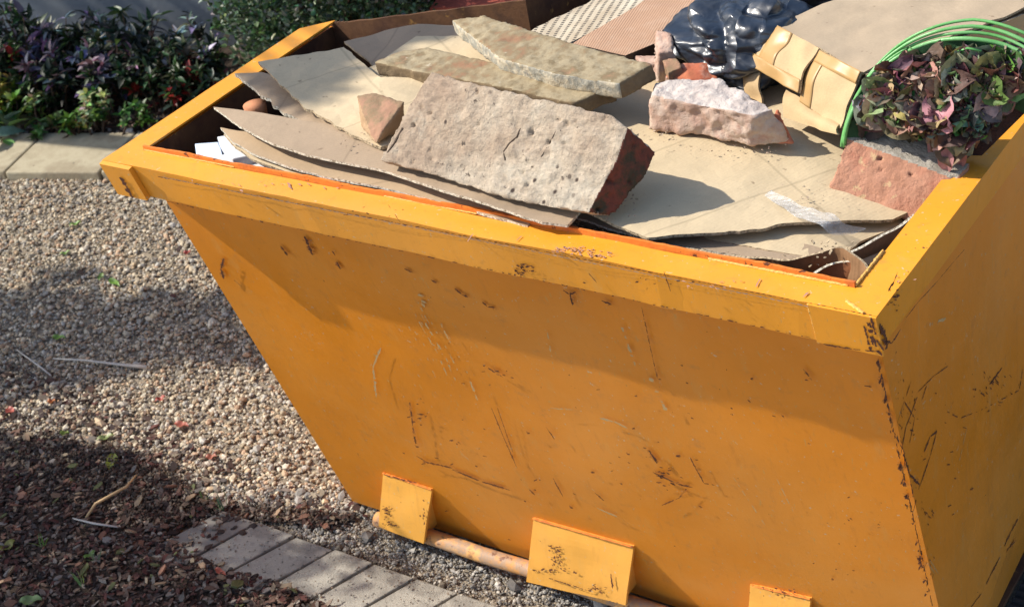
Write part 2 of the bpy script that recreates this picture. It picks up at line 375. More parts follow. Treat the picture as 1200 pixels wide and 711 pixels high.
V, Fc = fix_normals(*sweep(profF, secs)); rimF = build('rim', V, Fc, M['paint_rim'], skip)
def side_rim(sx, y1, cut=0):
    x0 = 0 if sx > 0 else W; V = []; secs = []
    for i in range(25):
        t = i / 24
        def fn(p, t=t):
            a, z = p; b = min(a, wl); ye = y1 + (cut * b / wl); y = b + (ye - b) * t; w = .0012 * noise.noise(Vector((y * 8, sx, 8))) * min(1, min(t, 1 - t) * 8)
            return (x0 + sx * (a * .55 if z < -.01 else a) + w, y, G + z + w)
        secs.append(fn)
    return fix_normals(*sweep(profF, secs))
build('rim', *side_rim(1, .607, .055), M['paint_rim'], skip); build('rim', *side_rim(-1, 1.72), M['paint_rim'], skip)
# upstand of the front panel inside the rim: bare orange-red edge
V = []; Fc = []
for i in range(121):
    x = wl + .002 + (W - 2 * wl - .004) * i / 120; h = .0095 + .0035 * noise.noise(Vector((x * 9, 2, 0))) + .0018 * noise.noise(Vector((x * 70, 2, 0))); y = wl + .001 + .002 * noise.noise(Vector((x * 6, 9, 0)))
    V += [(x, y, G - .006), (x, y, G + h), (x, y + .005, G + h), (x, y + .005, G - .03)]
for i in range(120):
    k = 4 * i; Fc += [[k, k + 4, k + 5, k + 1], [k + 1, k + 5, k + 6, k + 2], [k + 2, k + 6, k + 7, k + 3]]
Fc += [[0, 1, 2, 3], [483, 482, 481, 480]]
build('rim_upstand', V, Fc, M['edge_rust'], skip)
# raised corner plates and their weld seams
def flangept(x, z, off): # point on front flange face
    yy = z / fz * fy; n = np.array([0, fz, -fy]); n = -n / np.linalg.norm(n) * (1 if fz > 0 else -1); n = np.array([0, -abs(fz), -fy]) / math.hypot(fy, fz)
    return np.array([x, yy, z + G]) + n * off
def cplate(x0, x1, zb0, zb1, th):
    a = [flangept(x0, -.001, 0), flangept(x1, -.001, 0), flangept(x1, zb1, 0), flangept(x0, zb0, 0)]
    b = [flangept(x0, -.001, th), flangept(x1, -.001, th), flangept(x1, zb1, th), flangept(x0, zb0, th)]
    return fix_normals(*hexm(b, a))
build('corner_plate', *cplate(.0005, .083, -.080, -.080, .010), M['paint_rim'], skip)
cpr = build('corner_plate', *cplate(1.495, 1.5995, -.080, -.080, .0035), M['paint_rim'], skip)
def bead(a, b, r, seed, n=26):
    a = np.array(a); b = np.array(b); pts = [a + (b - a) * i / n + np.array([noise.noise(Vector((i * .7, seed, 0))) * r * .5, 0, noise.noise(Vector((i * .7, seed, 5))) * r * .5]) for i in range(n + 1)]
    return tube(pts, [r * (.75 + .45 * abs(noise.noise(Vector((i * .9, seed, 9))))) for i in range(n + 1)], 6)
build('weld_seam', *bead(flangept(1.494, -.002, .001), flangept(1.496, -.083, .001), .0028, 1), M['weld'], skip)
for bd_ in [bead((.06 + .0, .0585, G + .001), (.30, .0585, G + .001), .0022, 2, 60), bead((.66, .0585, G + .001), (.86, .0585, G + .001), .0022, 4, 50), bead((1.30, .0585, G + .001), (1.53, .0585, G + .001), .003, 6, 50), bead((1.541, .06, G + .002), (1.541, .16, G + .002), .003, 7, 30), bead((1.545, .02, G + .001), (1.58, .0, G + .001), .003, 8, 10)]: build('weld_seam', *bd_, M['weld'], skip)
# tipping bar and its three brackets
bz = -1.098 + G; by = .292
V, Fc = tube([(.165 + i * .06, by + .0015 * math.sin(i), bz + .001 * math.cos(i * 1.7)) for i in range(24)], .0185, 18); build('tipping_bar', V, Fc, M['steel_bar'], skip, smooth=True)
def bracket(tl, tr, bl, br, yb):
    A = pl(*tl, Pn, P0 + Pn * .004); B = pl(*tr, Pn, P0 + Pn * .004); Cc = pl(*bl, [0, 1, 0], [0, yb, 0]); D = pl(*br, [0, 1, 0], [0, yb, 0])
    n = np.cross(B - A, Cc - A); n /= np.linalg.norm(n); n = n if n[1] < 0 else -n
    front_ = [A, B, D, Cc]; g = []
    NU, NV = 14, 12; V = []; Fc = []
    for j in range(NV + 1):
        for i in range(NU + 1):
            s, t = i / NU, j / NV; p = (1 - t) * ((1 - s) * A + s * B) + t * ((1 - s) * Cc + s * D); V.append(p + n * .0035 * fbm(p, 9, tl[0], 2))
    for j in range(NV):
        for i in range(NU): q = j * (NU + 1) + i; Fc.append([q, q + NU + 1, q + NU + 2, q + 1])
    V, Fc, mi = shell((V, Fc), n, .008)
    pb = build('bracket', *fix_normals(V, Fc), M['paint_worn'], skip)
    # gusset each end, from plate back to the panel
    parts = []
    for T, Bt in ((A, Cc), (B, D)):
        sgn = 1 if T is A else -1; o = np.array([sgn * .012, 0, 0]); Tb = T + o; Bb = Bt + o - n * .008; back = np.array([Bb[0], py_at(Bb[2] - G) + .0, Bb[2]])
        Tt = Tb - n * .008
        sub('gusset', *fix_normals(*hexm([Tt, Bb, back], [Tt + [sgn * .006, 0, 0], Bb + [sgn * .006, 0, 0], back + [sgn * .006, 0, 0]])), M['paint_worn'], pb)
    bd = bead(A + n * .001 - np.array([0, 0, 0]), B + n * .001, .0032, 3, 30); sub('weld_seam', *bd, M['edge_rust'], pb)
    return A, B, Cc, D, n
bk1 = bracket((449, 554), (506, 573), (444, 616), (496, 637), .262)
bk2 = bracket((625, 607), (742, 640), (617, 681), (733, 709), .262)
bk3 = bracket((880, 685), (950, 701), (873, 757), (941, 772), .262)

# ---- scars: chips and scratches, laid a hair above the sheet they mark
def marks(name, plane_n, plane_p, items, m, parent, lift=.0006, seed=0):
    r = random.Random(seed); V = []; Fc = []
    n = np.array(plane_n, float); n /= np.linalg.norm(n); pp = np.array(plane_p) + n * lift
    for it in items:
        pts, wid = it[0], it[1]; dens = it[2] if len(it) > 2 else 1.0
        P = [pl(*q, n, pp) for q in pts]
        for a, b in zip(P, P[1:]):
            L = np.linalg.norm(b - a); k = max(2, int(L / .0035)); d = (b - a) / L; s = np.cross(n, d); prev = None
            for i in range(k + 1):
                q = a + (b - a) * i / k; e = math.sin(math.pi * min(1, max(.06, i / k))) ** .4
                on = noise.noise(Vector((q[0] * 90, q[2] * 90, seed + wid))) > (1 - dens) - .5 * dens - .25
                w = wid * .001 * e * (.5 + r.random() * .9)
                c = q + s * r.uniform(-.3, .3) * w
                cur = (c + s * w / 2, c - s * w / 2)
                if prev is not None and on:
                    j = len(V); V += [prev[0], prev[1], cur[1], cur[0]]; Fc.append([j, j + 1, j + 2, j + 3])
                prev = cur
    if not V: return
    o = build(name, V, Fc, m, skip); o['kind'] = 'stuff'
    if parent is not None: o.parent = parent
    return o
def blob(u, v, ru, rv, k, r, ang=0):             # cluster of short strokes
    out = []
    for _ in range(k):
        a = r.random() * 6.28; d = r.random() ** .7; x = u + ru * d * math.cos(a); y = v + rv * d * math.sin(a); L = r.uniform(1.5, 5); t = ang + r.uniform(-.5, .5)
        out.append(([(x, y), (x + L * math.cos(t), y + L * math.sin(t))], r.uniform(1.0, 4.0)))
    return out
r = random.Random(4)
it = [([(357, 277), (362, 288), (366, 299)], 7), ([(329, 288), (333, 294), (337, 300)], 4), ([(262, 303), (259, 315), (262, 327)], 5), ([(274, 328), (284, 336)], 1.6),
      ([(389, 294), (393, 300)], 3.5), ([(395, 307), (399, 316)], 4), ([(660, 340), (668, 345), (675, 342)], 5), ([(668, 345), (671, 358)], 4), ([(705, 352), (717, 357)], 4),
      ([(474, 315), (485, 320)], 3), ([(505, 328), (512, 331)], 3), ([(533, 338), (541, 345), (549, 348)], 4), ([(565, 354), (572, 360), (580, 360)], 3), ([(570, 430), (590, 442)], 3.0, .7),
      ([(480, 470), (484, 500), (487, 520)], 3, .6), ([(494, 540), (530, 548)], 4.0, .8), ([(530, 550), (562, 563)], 4.0, .7), ([(565, 564), (598, 574)], 4.0, .75), ([(488, 534), (500, 541)], 3, .7),
      ([(576, 478), (590, 512), (606, 548)], 1.8, .9), ([(583, 478), (601, 530)], 1.2, .8), ([(648, 560), (660, 582)], 2.2), ([(620, 573), (627, 580)], 3), ([(667, 592), (671, 596)], 4),
      ([(760, 527), (770, 543)], 5), ([(809, 536), (815, 548), (825, 566)], 2.4), ([(825, 566), (838, 568)], 2.0, .7), ([(808, 567), (796, 583), (775, 592)], 1.5, .6), ([(765, 553), (795, 567), (812, 571)], 3.5, .6),
      ([(752, 360), (765, 420), (773, 455)], 1.2, .5), ([(1013, 452), (1022, 453)], 4), ([(941, 432), (952, 446)], 2.5, .6), ([(640, 500), (650, 515)], 2), ([(697, 577), (712, 590)], 2.4, .6)]
it += blob(776, 553, 10, 7, 26, r) + blob(783, 566, 16, 4, 12, r) + blob(487, 482, 12, 20, 12, r) + blob(560, 440, 40, 16, 8, r) + blob(640, 560, 200, 80, 26, r) + blob(800, 480, 200, 60, 16, r) + blob(520, 520, 50, 40, 14, r) + blob(1000, 640, 60, 60, 10, r)
it += [([(x, 412 + (x - 1027) * 4.65), (x + r.uniform(-4, 1), 412 + (x - 1027) * 4.65 + r.uniform(2, 9))], r.uniform(1.5, 5), .8) for x in [1026 + 62 * r.random() for _ in range(34)]]
marks('rust_stains', Pn, P0 + Pn * .0055, [(a[0], a[1] * 2.4, .55) for a in it], M['stain'], front, .0003, 21)
marks('rust_chips', Pn, P0 + Pn * .0055, it, M['chip'], front, .0007, 1)
it = [*[([(485 + a * 1.0, 365 + b), (497 + a, 388 + b), (512 + a, 412 + b), (524 + a, 440 + b)], w_, d_) for a, b, w_, d_ in ((-12, 6, 2, .35), (25, 0, 2, .3), (31, 14, 3, .3), (-8, -18, 2, .3), (3, -14, 3, .35), (0, 0, 3, .5), (5, -4, 2, .4), (10, 6, 4, .45), (15, 2, 2, .4), (20, 12, 3, .35), (-5, 8, 2, .3))], ([(441, 465), (437, 430), (446, 408)], 5, .8), ([(490, 335), (497, 360)], 10, .5), ([(703, 490), (720, 494), (736, 502)], 6, .9), ([(645, 478), (672, 480)], 3, .7),
      ([(720, 360), (735, 400), (745, 430)], 5, .45), ([(756, 430), (775, 470), (790, 500)], 8, .4), ([(700, 595), (725, 606)], 5, .7), ([(545, 430), (560, 470)], 5, .4), ([(640, 380), (650, 440)], 3, .4), ([(530, 515), (540, 530), (556, 545)], 3, .6), ([(860, 560), (900, 620)], 2, .5), ([(910, 560), (930, 600)], 2, .5)]
marks('scuff_marks', Pn, P0 + Pn * .0055, it, M['scuff'], front, .0003, 2)
# rim flange and rim top
fn_ = np.array([0, -abs(fz), -fy]) / math.hypot(fy, fz); f0 = np.array([0, 0, G])
it = blob(612, 316, 12, 7, 40, r) + blob(430, 248, 60, 8, 8, r) + blob(800, 330, 120, 6, 10, r) + [([(300, 228), (330, 236)], 1.5, .6), ([(455, 240), (470, 262)], 1.5, .6), ([(690, 320), (700, 332)], 2.5), ([(778, 318), (786, 342)], 1.5)]
for u in np.arange(185, 1020, 7): it.append(([(u, 205 + (u - 185) * .194 + 2), (u + 7, 205 + (u - 178) * .194 + 2)], r.uniform(.8, 2.6), .75))
for u in np.arange(195, 1020, 9): it.append(([(u, 235 + (u - 190) * .2114), (u + 9, 235 + (u - 181) * .2114)], r.uniform(1, 3.5), .45))
marks('rust_chips', fn_, f0, it, M['chip'], rimF, .0030, 3)
marks('worn_edge', fn_, f0, [([(u, 193 + (u - 123) * .1998 + 1.2), (u + 8, 193 + (u - 115) * .1998 + 1.2)], 2.0, .93) for u in np.arange(190, 1012, 8)], M['bare'], rimF, .0034, 13)
marks('rust_chips', fn_, f0, [([(140, 208), (148, 218), (155, 232)], 12, .9)] , M['chip'], rimF, .0125, 5)
marks('rust_chips', fn_, f0, [([(1016 + a, 372 + b), (1020 + a, 388 + b), (1024 + a, 402 + b), (1031 + a, 411 + b)], 4.5, .6) for a, b in ((0, 4), (5, 0), (-3, 10), (3, 6))] + [([(965, 403), (1000, 409), (1028, 412)], 3, .8)], M['chip'], rimF, .0052, 6)
it = blob(672, 293, 28, 5, 60, r, .2) + blob(700, 298, 18, 4, 26, r, .2) + blob(330, 215, 130, 8, 18, r, .6) + blob(840, 332, 60, 6, 14, r, .4) + blob(1060, 330, 14, 14, 6, r) + [([(337, 214), (342, 222)], 5), ([(548, 283), (555, 273)], 2), ([(605, 282), (612, 276)], 2.5), ([(886, 336), (891, 326)], 3), ([(941, 348), (948, 342)], 3)]
marks('rubbed_primer', (0, 0, 1), (0, 0, G), it, M['chip_lilac'], rimF, .0024, 4)
# right side panel and side rim
sx0 = xb + .012
it = [([(1029, 420), (1036, 452), (1043, 487), (1052, 526)], 6, .7), ([(1052, 526), (1062, 570), (1076, 632), (1093, 711)], 5, .65), ([(1112, 428), (1095, 440), (1075, 460)], 2.4, .8), ([(1060, 470), (1072, 490), (1066, 520)], 3, .8), ([(1086, 452), (1080, 470)], 5, .8),
      ([(1075, 465), (1062, 500), (1055, 535)], 4.5, .85), ([(1098, 505), (1090, 512), (1083, 530)], 6, .8), ([(1098, 505), (1090, 535), (1078, 570)], 5, .8), ([(1058, 530), (1066, 555), (1078, 568)], 7, .9), ([(1078, 568), (1070, 600), (1060, 590)], 4, .7), ([(1066, 560), (1072, 590)], 4, .7), ([(1118, 470), (1100, 500)], 1.6, .6), ([(1047, 505), (1060, 530), (1060, 548)], 4, .8), ([(1070, 440), (1050, 500)], 2, .7),
      ([(1160, 450), (1175, 430)], 7, .7), ([(1150, 480), (1170, 470), (1198, 455)], 3, .5), ([(1195, 455), (1199, 430)], 6, .6), ([(1193, 608), (1185, 622), (1177, 640)], 8, .9), ([(1191, 632), (1182, 642), (1175, 652)], 6, .7), ([(1172, 652), (1160, 675), (1153, 690)], 7, .85), ([(1150, 695), (1138, 711)], 4, .7), ([(1110, 482), (1125, 490), (1140, 484)], 3, .5)]
it += blob(1085, 600, 8, 20, 12, r, 1.2) + blob(1165, 450, 24, 22, 30, r, 1.0) + blob(1060, 480, 20, 60, 30, r, 1.3) + blob(1120, 520, 60, 90, 20, r) + blob(1085, 660, 10, 40, 20, r, 1.3)
marks('rust_stains', (1, 0, 0), (sx0, 0, 0), [(a[0], a[1] * 1.3, .4) for a in it], M['stain'], sideR, .0005, 27)
it = [(a[0], a[1] * .62, (a[2] if len(a) > 2 else 1) * .85) for a in it]
marks('rust_chips', (1, 0, 0), (sx0, 0, 0), it, M['chip'], sideR, .0009, 7)
marks('scuff_marks', (1, 0, 0), (sx0, 0, 0), [([(1090, 380), (1110, 373)], 6, .5), ([(1140, 470), (1120, 560)], 2, .5), ([(1086, 650), (1100, 672)], 1.5, .8), ([(1084, 655), (1096, 672)], 1.5, .8)], M['scuff'], sideR, .0004, 8)
it = [([(1031, 380), (1038, 395), (1040, 408)], 9, .9), ([(1033, 398), (1045, 402), (1056, 385)], 5, .8), ([(1041, 340), (1048, 330)], 7, .8), ([(1047, 333), (1052, 318)], 4, .7), ([(1062, 372), (1075, 355), (1100, 328)], 2, .8), ([(1100, 328), (1119, 305), (1150, 270)], 1.5, .7)] + blob(1048, 350, 10, 14, 12, r)
marks('rust_chips', (1, 0, -.12), (W, 0, G), it, M['chip'], None, .0016, 9)
# brackets: flaked patches
for nm, (A, B, Cc, D, n), itb in (('a', bk2, blob(650, 642, 10, 5, 26, r, .2) + blob(652, 656, 8, 8, 24, r, .9) + blob(700, 690, 12, 6, 18, r) + blob(650, 668, 30, 4, 26, r, .3) + [([(716, 672), (718, 690)], 4), ([(640, 676), (690, 692)], 3, .6)]),
                                 ('b', bk1, blob(452, 600, 6, 10, 20, r) + blob(455, 612, 8, 8, 14, r) + blob(496, 600, 4, 16, 10, r, 1.3) + [([(450, 556), (490, 566)], 3, .7)]),
                                 ('c', bk3, blob(915, 693, 20, 5, 20, r, .2))):
    marks('rust_chips', n, A, itb, M['chip'], None, .0048, 11)

# ================================================================== LOAD
KE = [M['card'], M['edge']]; KB = [M['card_b'], M['edge']]; KG = [M['card_g'], M['edge_w']]; KD = [M['card_d'], M['edge']]; gC = 'flattened cardboard sheets in the skip'
# hidden filling that carries the load
V, Fc = grid_panel((.09, .155, G - .095), (1.53, .155, G - .105), (1.53, 1.2, G - .06), (.2, .62, G - .06), 60, 40, .03, 5, (0, 0, 1)); V = [p for p in V]
V, Fc, mi = shell((V, Fc), (0, 0, 1), .15)
props(build('rubble_fill', V, Fc, noisy('dark rubble', [(.05, .035, .025), (.12, .08, .05), (.2, .15, .1)], 30, .95, .9, .01), None), 'dark loose rubbish filling the skip below the cardboard', 'rubbish', kind='stuff')
sheet('cardboard_sheet', [(640, 200, .02), (690, 247, .017), (725, 265, .013), (760, 279, .010), (850, 271, .0), (930, 262, -.012), (1046, 257, -.040), (1085, 240, -.05), (1075, 160, -.03), (1010, 120, 0), (930, 95, .01), (840, 80, .02), (735, 78, .025), (690, 120, .025)], KE,
      'largest flat tan cardboard sheet, lying sunlit under the pale pinkish brick block', 'cardboard', gC, thick=.005, wr=.0022, jag=(2, 3, 4, 5))
sheet('cardboard_sheet', [(770, 264, -.018), (830, 280, -.022), (900, 293, -.028), (957, 303, -.036), (985, 301, -.042), (1012, 281, -.050), (1060, 262, -.062), (1040, 240, -.058), (940, 240, -.032), (850, 250, -.018)], KE,
      'small tan cardboard piece just below the clear tape', 'cardboard', gC, jag=(0, 1, 2, 3, 4), ragged=.002)
sheet('cardboard_sheet', [(655, 245, .0), (700, 262, -.008), (760, 282, -.014), (850, 296, -.024), (940, 309, -.034), (985, 313, -.04), (960, 290, -.036), (860, 268, -.026), (760, 250, -.01)], KG,
      'grey ragged cardboard layer along the front rim beneath the tan sheets', 'cardboard', gC, jag=(0, 1, 2, 3, 4, 5), ragged=.0022)
patch('cardboard_flap', [[(770, 283, -.012), (850, 297, -.018), (925, 303, -.02), (985, 289, -.004), (1022, 316, -.01)], [(790, 293, -.04), (855, 309, -.046), (925, 321, -.052), (975, 318, -.05), (1003, 330, -.05)]], KD,
      'curled dark brown cardboard flap just inside the near right corner of the rim', 'cardboard', thick=.004, wr=.002, seed=3)
patch('cardboard_flap', [[(948, 322, -.03), (975, 309, -.022), (998, 306, -.02), (1010, 315, -.028)], [(955, 327, -.05), (975, 326, -.05), (992, 326, -.05), (1006, 324, -.05)]], [noisy('orange card', [(.42, .17, .07), (.33, .13, .06)], 20, .8, .4), M['edge_w']],
      'small orange brown cardboard scrap in the near right corner of the skip', 'cardboard', thick=.004, wr=.002, seed=4)
patch('cardboard_sheet', [[(1112, 221, -.005), (1080, 248, -.012), (1045, 271, -.022), (985, 303, -.035)], [(1113, 229, -.03), (1085, 258, -.04), (1052, 286, -.055), (1003, 318, -.075)]], [M['card_b'], M['edge_w']],
      'narrow cardboard sheet leaning inside the right hand rim below the salmon brick', 'cardboard', gC, thick=.0045, wr=.001)
patch('cardboard_strip', [[(1052, 288, -.045), (1030, 296, -.047), (1010, 304, -.05)], [(1056, 295, -.055), (1034, 303, -.055), (1014, 312, -.058)]], KE, 'thin pale cardboard strip low in the gap by the right hand rim', 'cardboard', thick=.005)
# sheets on the left, stacked from below upward
E1 = [(250, 125, .055), (300, 131, .058), (350, 140, .055), (400, 148, .055), (450, 172, .05), (560, 200, .04), (690, 236, .028), (665, 263, .022), (635, 260, .026), (560, 235, .038), (500, 217, .042), (450, 200, .042), (400, 190, .043), (360, 181, .046), (320, 168, .05), (280, 148, .054)]
def low(P, du, dv, dz): return [(u + du, v + dv, z + dz) for u, v, z in P]
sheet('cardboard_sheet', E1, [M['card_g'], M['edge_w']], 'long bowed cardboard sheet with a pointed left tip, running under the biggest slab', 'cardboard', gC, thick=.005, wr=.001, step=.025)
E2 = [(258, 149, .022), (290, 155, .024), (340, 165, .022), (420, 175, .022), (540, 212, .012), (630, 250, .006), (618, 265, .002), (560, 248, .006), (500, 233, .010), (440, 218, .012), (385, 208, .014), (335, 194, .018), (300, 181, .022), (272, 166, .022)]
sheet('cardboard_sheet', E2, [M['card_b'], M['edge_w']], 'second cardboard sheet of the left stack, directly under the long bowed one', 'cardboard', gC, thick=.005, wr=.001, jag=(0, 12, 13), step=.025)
E3 = [(262, 157, .010), (300, 165, .010), (340, 173, .008), (420, 185, .006), (540, 222, .0), (600, 250, -.004), (560, 252, -.004), (500, 239, 0), (440, 225, .0), (385, 215, .002), (335, 201, .006), (300, 188, .010), (275, 172, .012)]
sheet('cardboard_sheet', E3, KE, 'third and lowest cardboard sheet of the left stack, above the white foam', 'cardboard', gC, thick=.005, wr=.001, jag=(0, 11, 12), step=.025)
E4 = [(340, 190, -.012), (420, 205, -.012), (520, 232, -.014), (590, 250, -.014), (660, 268, -.012), (640, 272, -.02), (560, 258, -.022), (480, 245, -.022), (400, 226, -.022), (350, 210, -.02)]
sheet('cardboard_sheet', E4, KG, 'grey crumbling cardboard layer close behind the front rim, left of centre', 'cardboard', gC, thick=.004, wr=.002, jag=(5, 6, 7, 8), ragged=.002)
sheet('cardboard_sheet', [(275, 87, .045), (306, 84, .05), (350, 100, .055), (410, 140, .055), (446, 168, .05), (440, 176, .048), (400, 160, .048), (365, 146, .047), (338, 134, .046), (305, 110, .045)], KG,
      'narrow grey cardboard sheet with a torn white edge, pointing at the left rim', 'cardboard', gC, thick=.007, jag=(4, 5, 6, 7, 8, 9), ragged=.0025, wr=.003)
sheet('cardboard_sheet', [(302, 72, .09), (345, 65, .085), (403, 56, .075), (425, 75, .07), (447, 92, .07), (520, 92, .065), (560, 110, .06), (470, 165, .06), (446, 172, .058), (408, 155, .062), (360, 128, .07), (330, 100, .08)], KE,
      'creased cardboard sheet at upper left, half in shade, under the small red wedge', 'cardboard', gC, thick=.006, wr=.004, jag=(8, 9, 10, 11), ragged=.002)
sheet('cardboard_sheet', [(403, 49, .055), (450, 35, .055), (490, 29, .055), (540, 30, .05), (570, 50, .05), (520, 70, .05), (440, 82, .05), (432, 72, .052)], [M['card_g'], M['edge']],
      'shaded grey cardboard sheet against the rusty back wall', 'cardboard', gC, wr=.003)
sheet('cardboard_sheet', [(400, 96, .05), (440, 76, .056), (488, 42, .062), (540, 44, .06), (610, 84, .05), (560, 112, .05), (440, 112, .05)], KE,
      'tan cardboard sheet showing between the two long weathered slabs', 'cardboard', gC, wr=.002)
# inner support under slabs
# --- stones
lich = noisy('weathered slab top', [(.14, .095, .055), (.28, .155, .09), (.25, .19, .11), (.34, .28, .18), (.21, .16, .09), (.33, .19, .115)], 13, .95, .6, .003, 90, speck=(40, .66, (.42, .36, .26)))
lich2 = noisy('slab side', [(.12, .085, .05), (.17, .12, .07), (.22, .16, .09)], 30, .95, .7, .004, 90)
pale = noisy('broken pale mortar', [(.5, .46, .36), (.34, .33, .28), (.6, .52, .38), (.2, .2, .19)], 40, .95, .9, .006, 80)
def pts(L): return [px(*p) for p in L]
def below(P, dv): return [p + np.array(dv) for p in P]
T = pts([(437, 72, .088), (470, 60, .09), (500, 54, .092), (600, 78, .092), (718, 101, .085), (671, 121, .082), (570, 98, .088), (490, 84, .088)])
rock('stone_slab', T, below(T, (.004, 0, -.028)), [lich, lich2], 'long weathered greenish slab, the lower of two, left of the upper slab and behind the big grey slab', 'stone slab', 'long weathered slabs', vox=.004, amp=.0022, coarse=.0008, seed=3, pick=lambda n, c, c0: 0 if n[2] > .6 else 1)
T = pts([(528, 23, .115), (566, 18, .122), (660, 47, .122), (765, 75, .115), (724, 98, .11), (650, 86, .115), (583, 67, .117)])
rock('stone_slab', T, below(T, (.004, .002, -.032)), [lich, lich2, pale], 'long weathered slab with a broken pale front edge, the upper of two, nearest the back wall', 'stone slab', 'long weathered slabs', vox=.004, amp=.0022, coarse=.001, seed=9,
     pick=lambda n, c, c0: 0 if n[2] > .6 else (2 if (n[1] < -.3 or n[0] < -.5) and n[0] < .6 else 1))
# big tilted slab
bigm = noisy('rough grey cast stone', [(.27, .19, .135), (.38, .29, .21), (.50, .42, .32), (.34, .255, .18)], 4, .97, .9, .006, 170, speck=(60, .64, (.11, .085, .065)))
nt = bigm.node_tree; b = nt.nodes['Principled BSDF']; c0 = b.inputs['Base Color'].links[0].from_socket; vv = objvec(nt, (1.0, 4.0, 3.0), (0, 0, -.45))
st_ = noise_n(nt, 26, 7, .75, vv); c1 = mix(nt, .42, c0, ramp(nt, st_, [(.35, .22), (.65, .72)]), 'OVERLAY'); fw = ramp(nt, noise_n(nt, 9, 5, .7, objvec(nt)), [(.55, 0.0), (.68, .55)]); c2 = mix(nt, fw, c1, (.56, .51, .41)); nt.links.new(c2, b.inputs['Base Color'])
vo = nd(nt, 'ShaderNodeTexVoronoi'); vo.inputs['Scale'].default_value = 42; nt.links.new(objvec(nt, (1, .7, 1)), vo.inputs['Vector']); pit = ramp(nt, vo.outputs['Distance'], [(.10, 1.0), (.20, 0.0)]); gt = ramp(nt, noise_n(nt, 12, 3, .5, objvec(nt)), [(.50, 0.0), (.58, 1.0)]); pp_ = mix(nt, 1.0, pit, gt, 'MULTIPLY')
c3 = mix(nt, pp_, c2, (.07, .05, .04)); nt.links.new(c3, b.inputs['Base Color']); n0 = b.inputs['Normal'].links[0].from_socket; bump(nt, b, pp_, -.9, .01, n0)
rbr = noisy('dark red brick broken', [(.10, .03, .022), (.06, .05, .03), (.20, .055, .035), (.05, .035, .025)], 22, .9, .9, .006, 70)
T = pts([(505, 84, .165), (560, 98, .170), (640, 117, .165), (712, 134, .157), (736, 150, .148), (722, 190, .108), (690, 248, .048), (640, 243, .044), (560, 222, .052), (445, 187, .068), (470, 140, .115)])
B_ = []
for i, p in enumerate(T):
    h = (p[2] - G - .04) / .12; B_.append(p + np.array([.022, .030 + .012 * h, -.018 - .05 * h]))
rock('stone_slab', T, B_, [bigm, rbr], 'biggest slab, pale grey pitted face tilted up to the viewer with a dark red broken right end', 'stone slab', None, vox=.0032, amp=.0030, coarse=.003, seed=21, pits=.007,
     pick=lambda n, c, c0: 1 if (n[0] > .45 and c[0] > c0[0] + .1) else 0)
# mortar patch on it
pa = pts([(588, 178, .108), (596, 150, .128), (612, 136, .142), (636, 140, .142), (652, 150, .136), (640, 165, .122), (632, 185, .106), (605, 192, .1)])
nn_ = np.cross(pa[2] - pa[0], pa[5] - pa[0]); nn_ /= np.linalg.norm(nn_); nn_ = nn_ if nn_[2] > 0 else -nn_
slab_ = [o for o in COL.objects if o.get('label', '').startswith('biggest slab')][0]
pa2 = [p + (pa[0] - p) * 0 for p in pa]; cpa = sum(pa2) / len(pa2); ring_ = []
Pn_s = np.cross(T[5] - T[0], T[9] - T[0]); Pn_s /= np.linalg.norm(Pn_s); Pn_s = Pn_s if Pn_s[2] > 0 else -Pn_s
crk = []
for q_, wd_ in (([(610, 150), (606, 160), (597, 168), (590, 178)], .0022), ([(452, 182), (462, 168), (472, 150)], .003), ([(590, 178), (592, 188)], .0016), ([(652, 152), (644, 168), (634, 184)], .0009)):
    PP = []
    for (ua, va), (ub, vb) in zip(q_, q_[1:] + [q_[-1]]):
        for tq in (0, .33, .66):
            dr = R @ np.array([ua + (ub - ua) * tq - 600, va + (vb - va) * tq - 355.5, F]); hit_, loc_, _n, _i = slab_.ray_cast(Vector(CP) - slab_.location, Vector(dr).normalized())
            if hit_ and (not PP or np.linalg.norm(np.array(loc_ + slab_.location) - PP[-1]) > 1e-4): PP.append(np.array(loc_ + slab_.location) - Pn_s * wd_ * .55)
    build('crack', *tube(PP, [wd_ * .5] + [wd_] * (len(PP) - 2) + [wd_ * .4], 6), noisy('dark crack', [(.05, .035, .025), (.10, .07, .05)], 60, .95, .5), slab_)
# small wedge
red = noisy('weathered red brick', [(.30, .14, .09), (.24, .17, .10), (.36, .20, .13), (.20, .16, .10)], 25, .92, .7, .004, 90)
T = pts([(417, 111, .115), (440, 108, .118), (474, 119, .115), (450, 152, .088)]); Bq = pts([(424, 150, .062), (446, 128, .062), (474, 150, .06), (440, 171, .062)])
rock('brick_wedge', T, Bq, [red, noisy('tan brick side', [(.36, .23, .13), (.42, .29, .18)], 25, .9, .6)], 'small mossy red brick wedge at the left end of the big pitted slab', 'brick', 'broken bricks in the skip', vox=.004, amp=.002, coarse=.002, seed=5, pick=lambda n, c, c0: 0 if n[2] > .35 else 1)
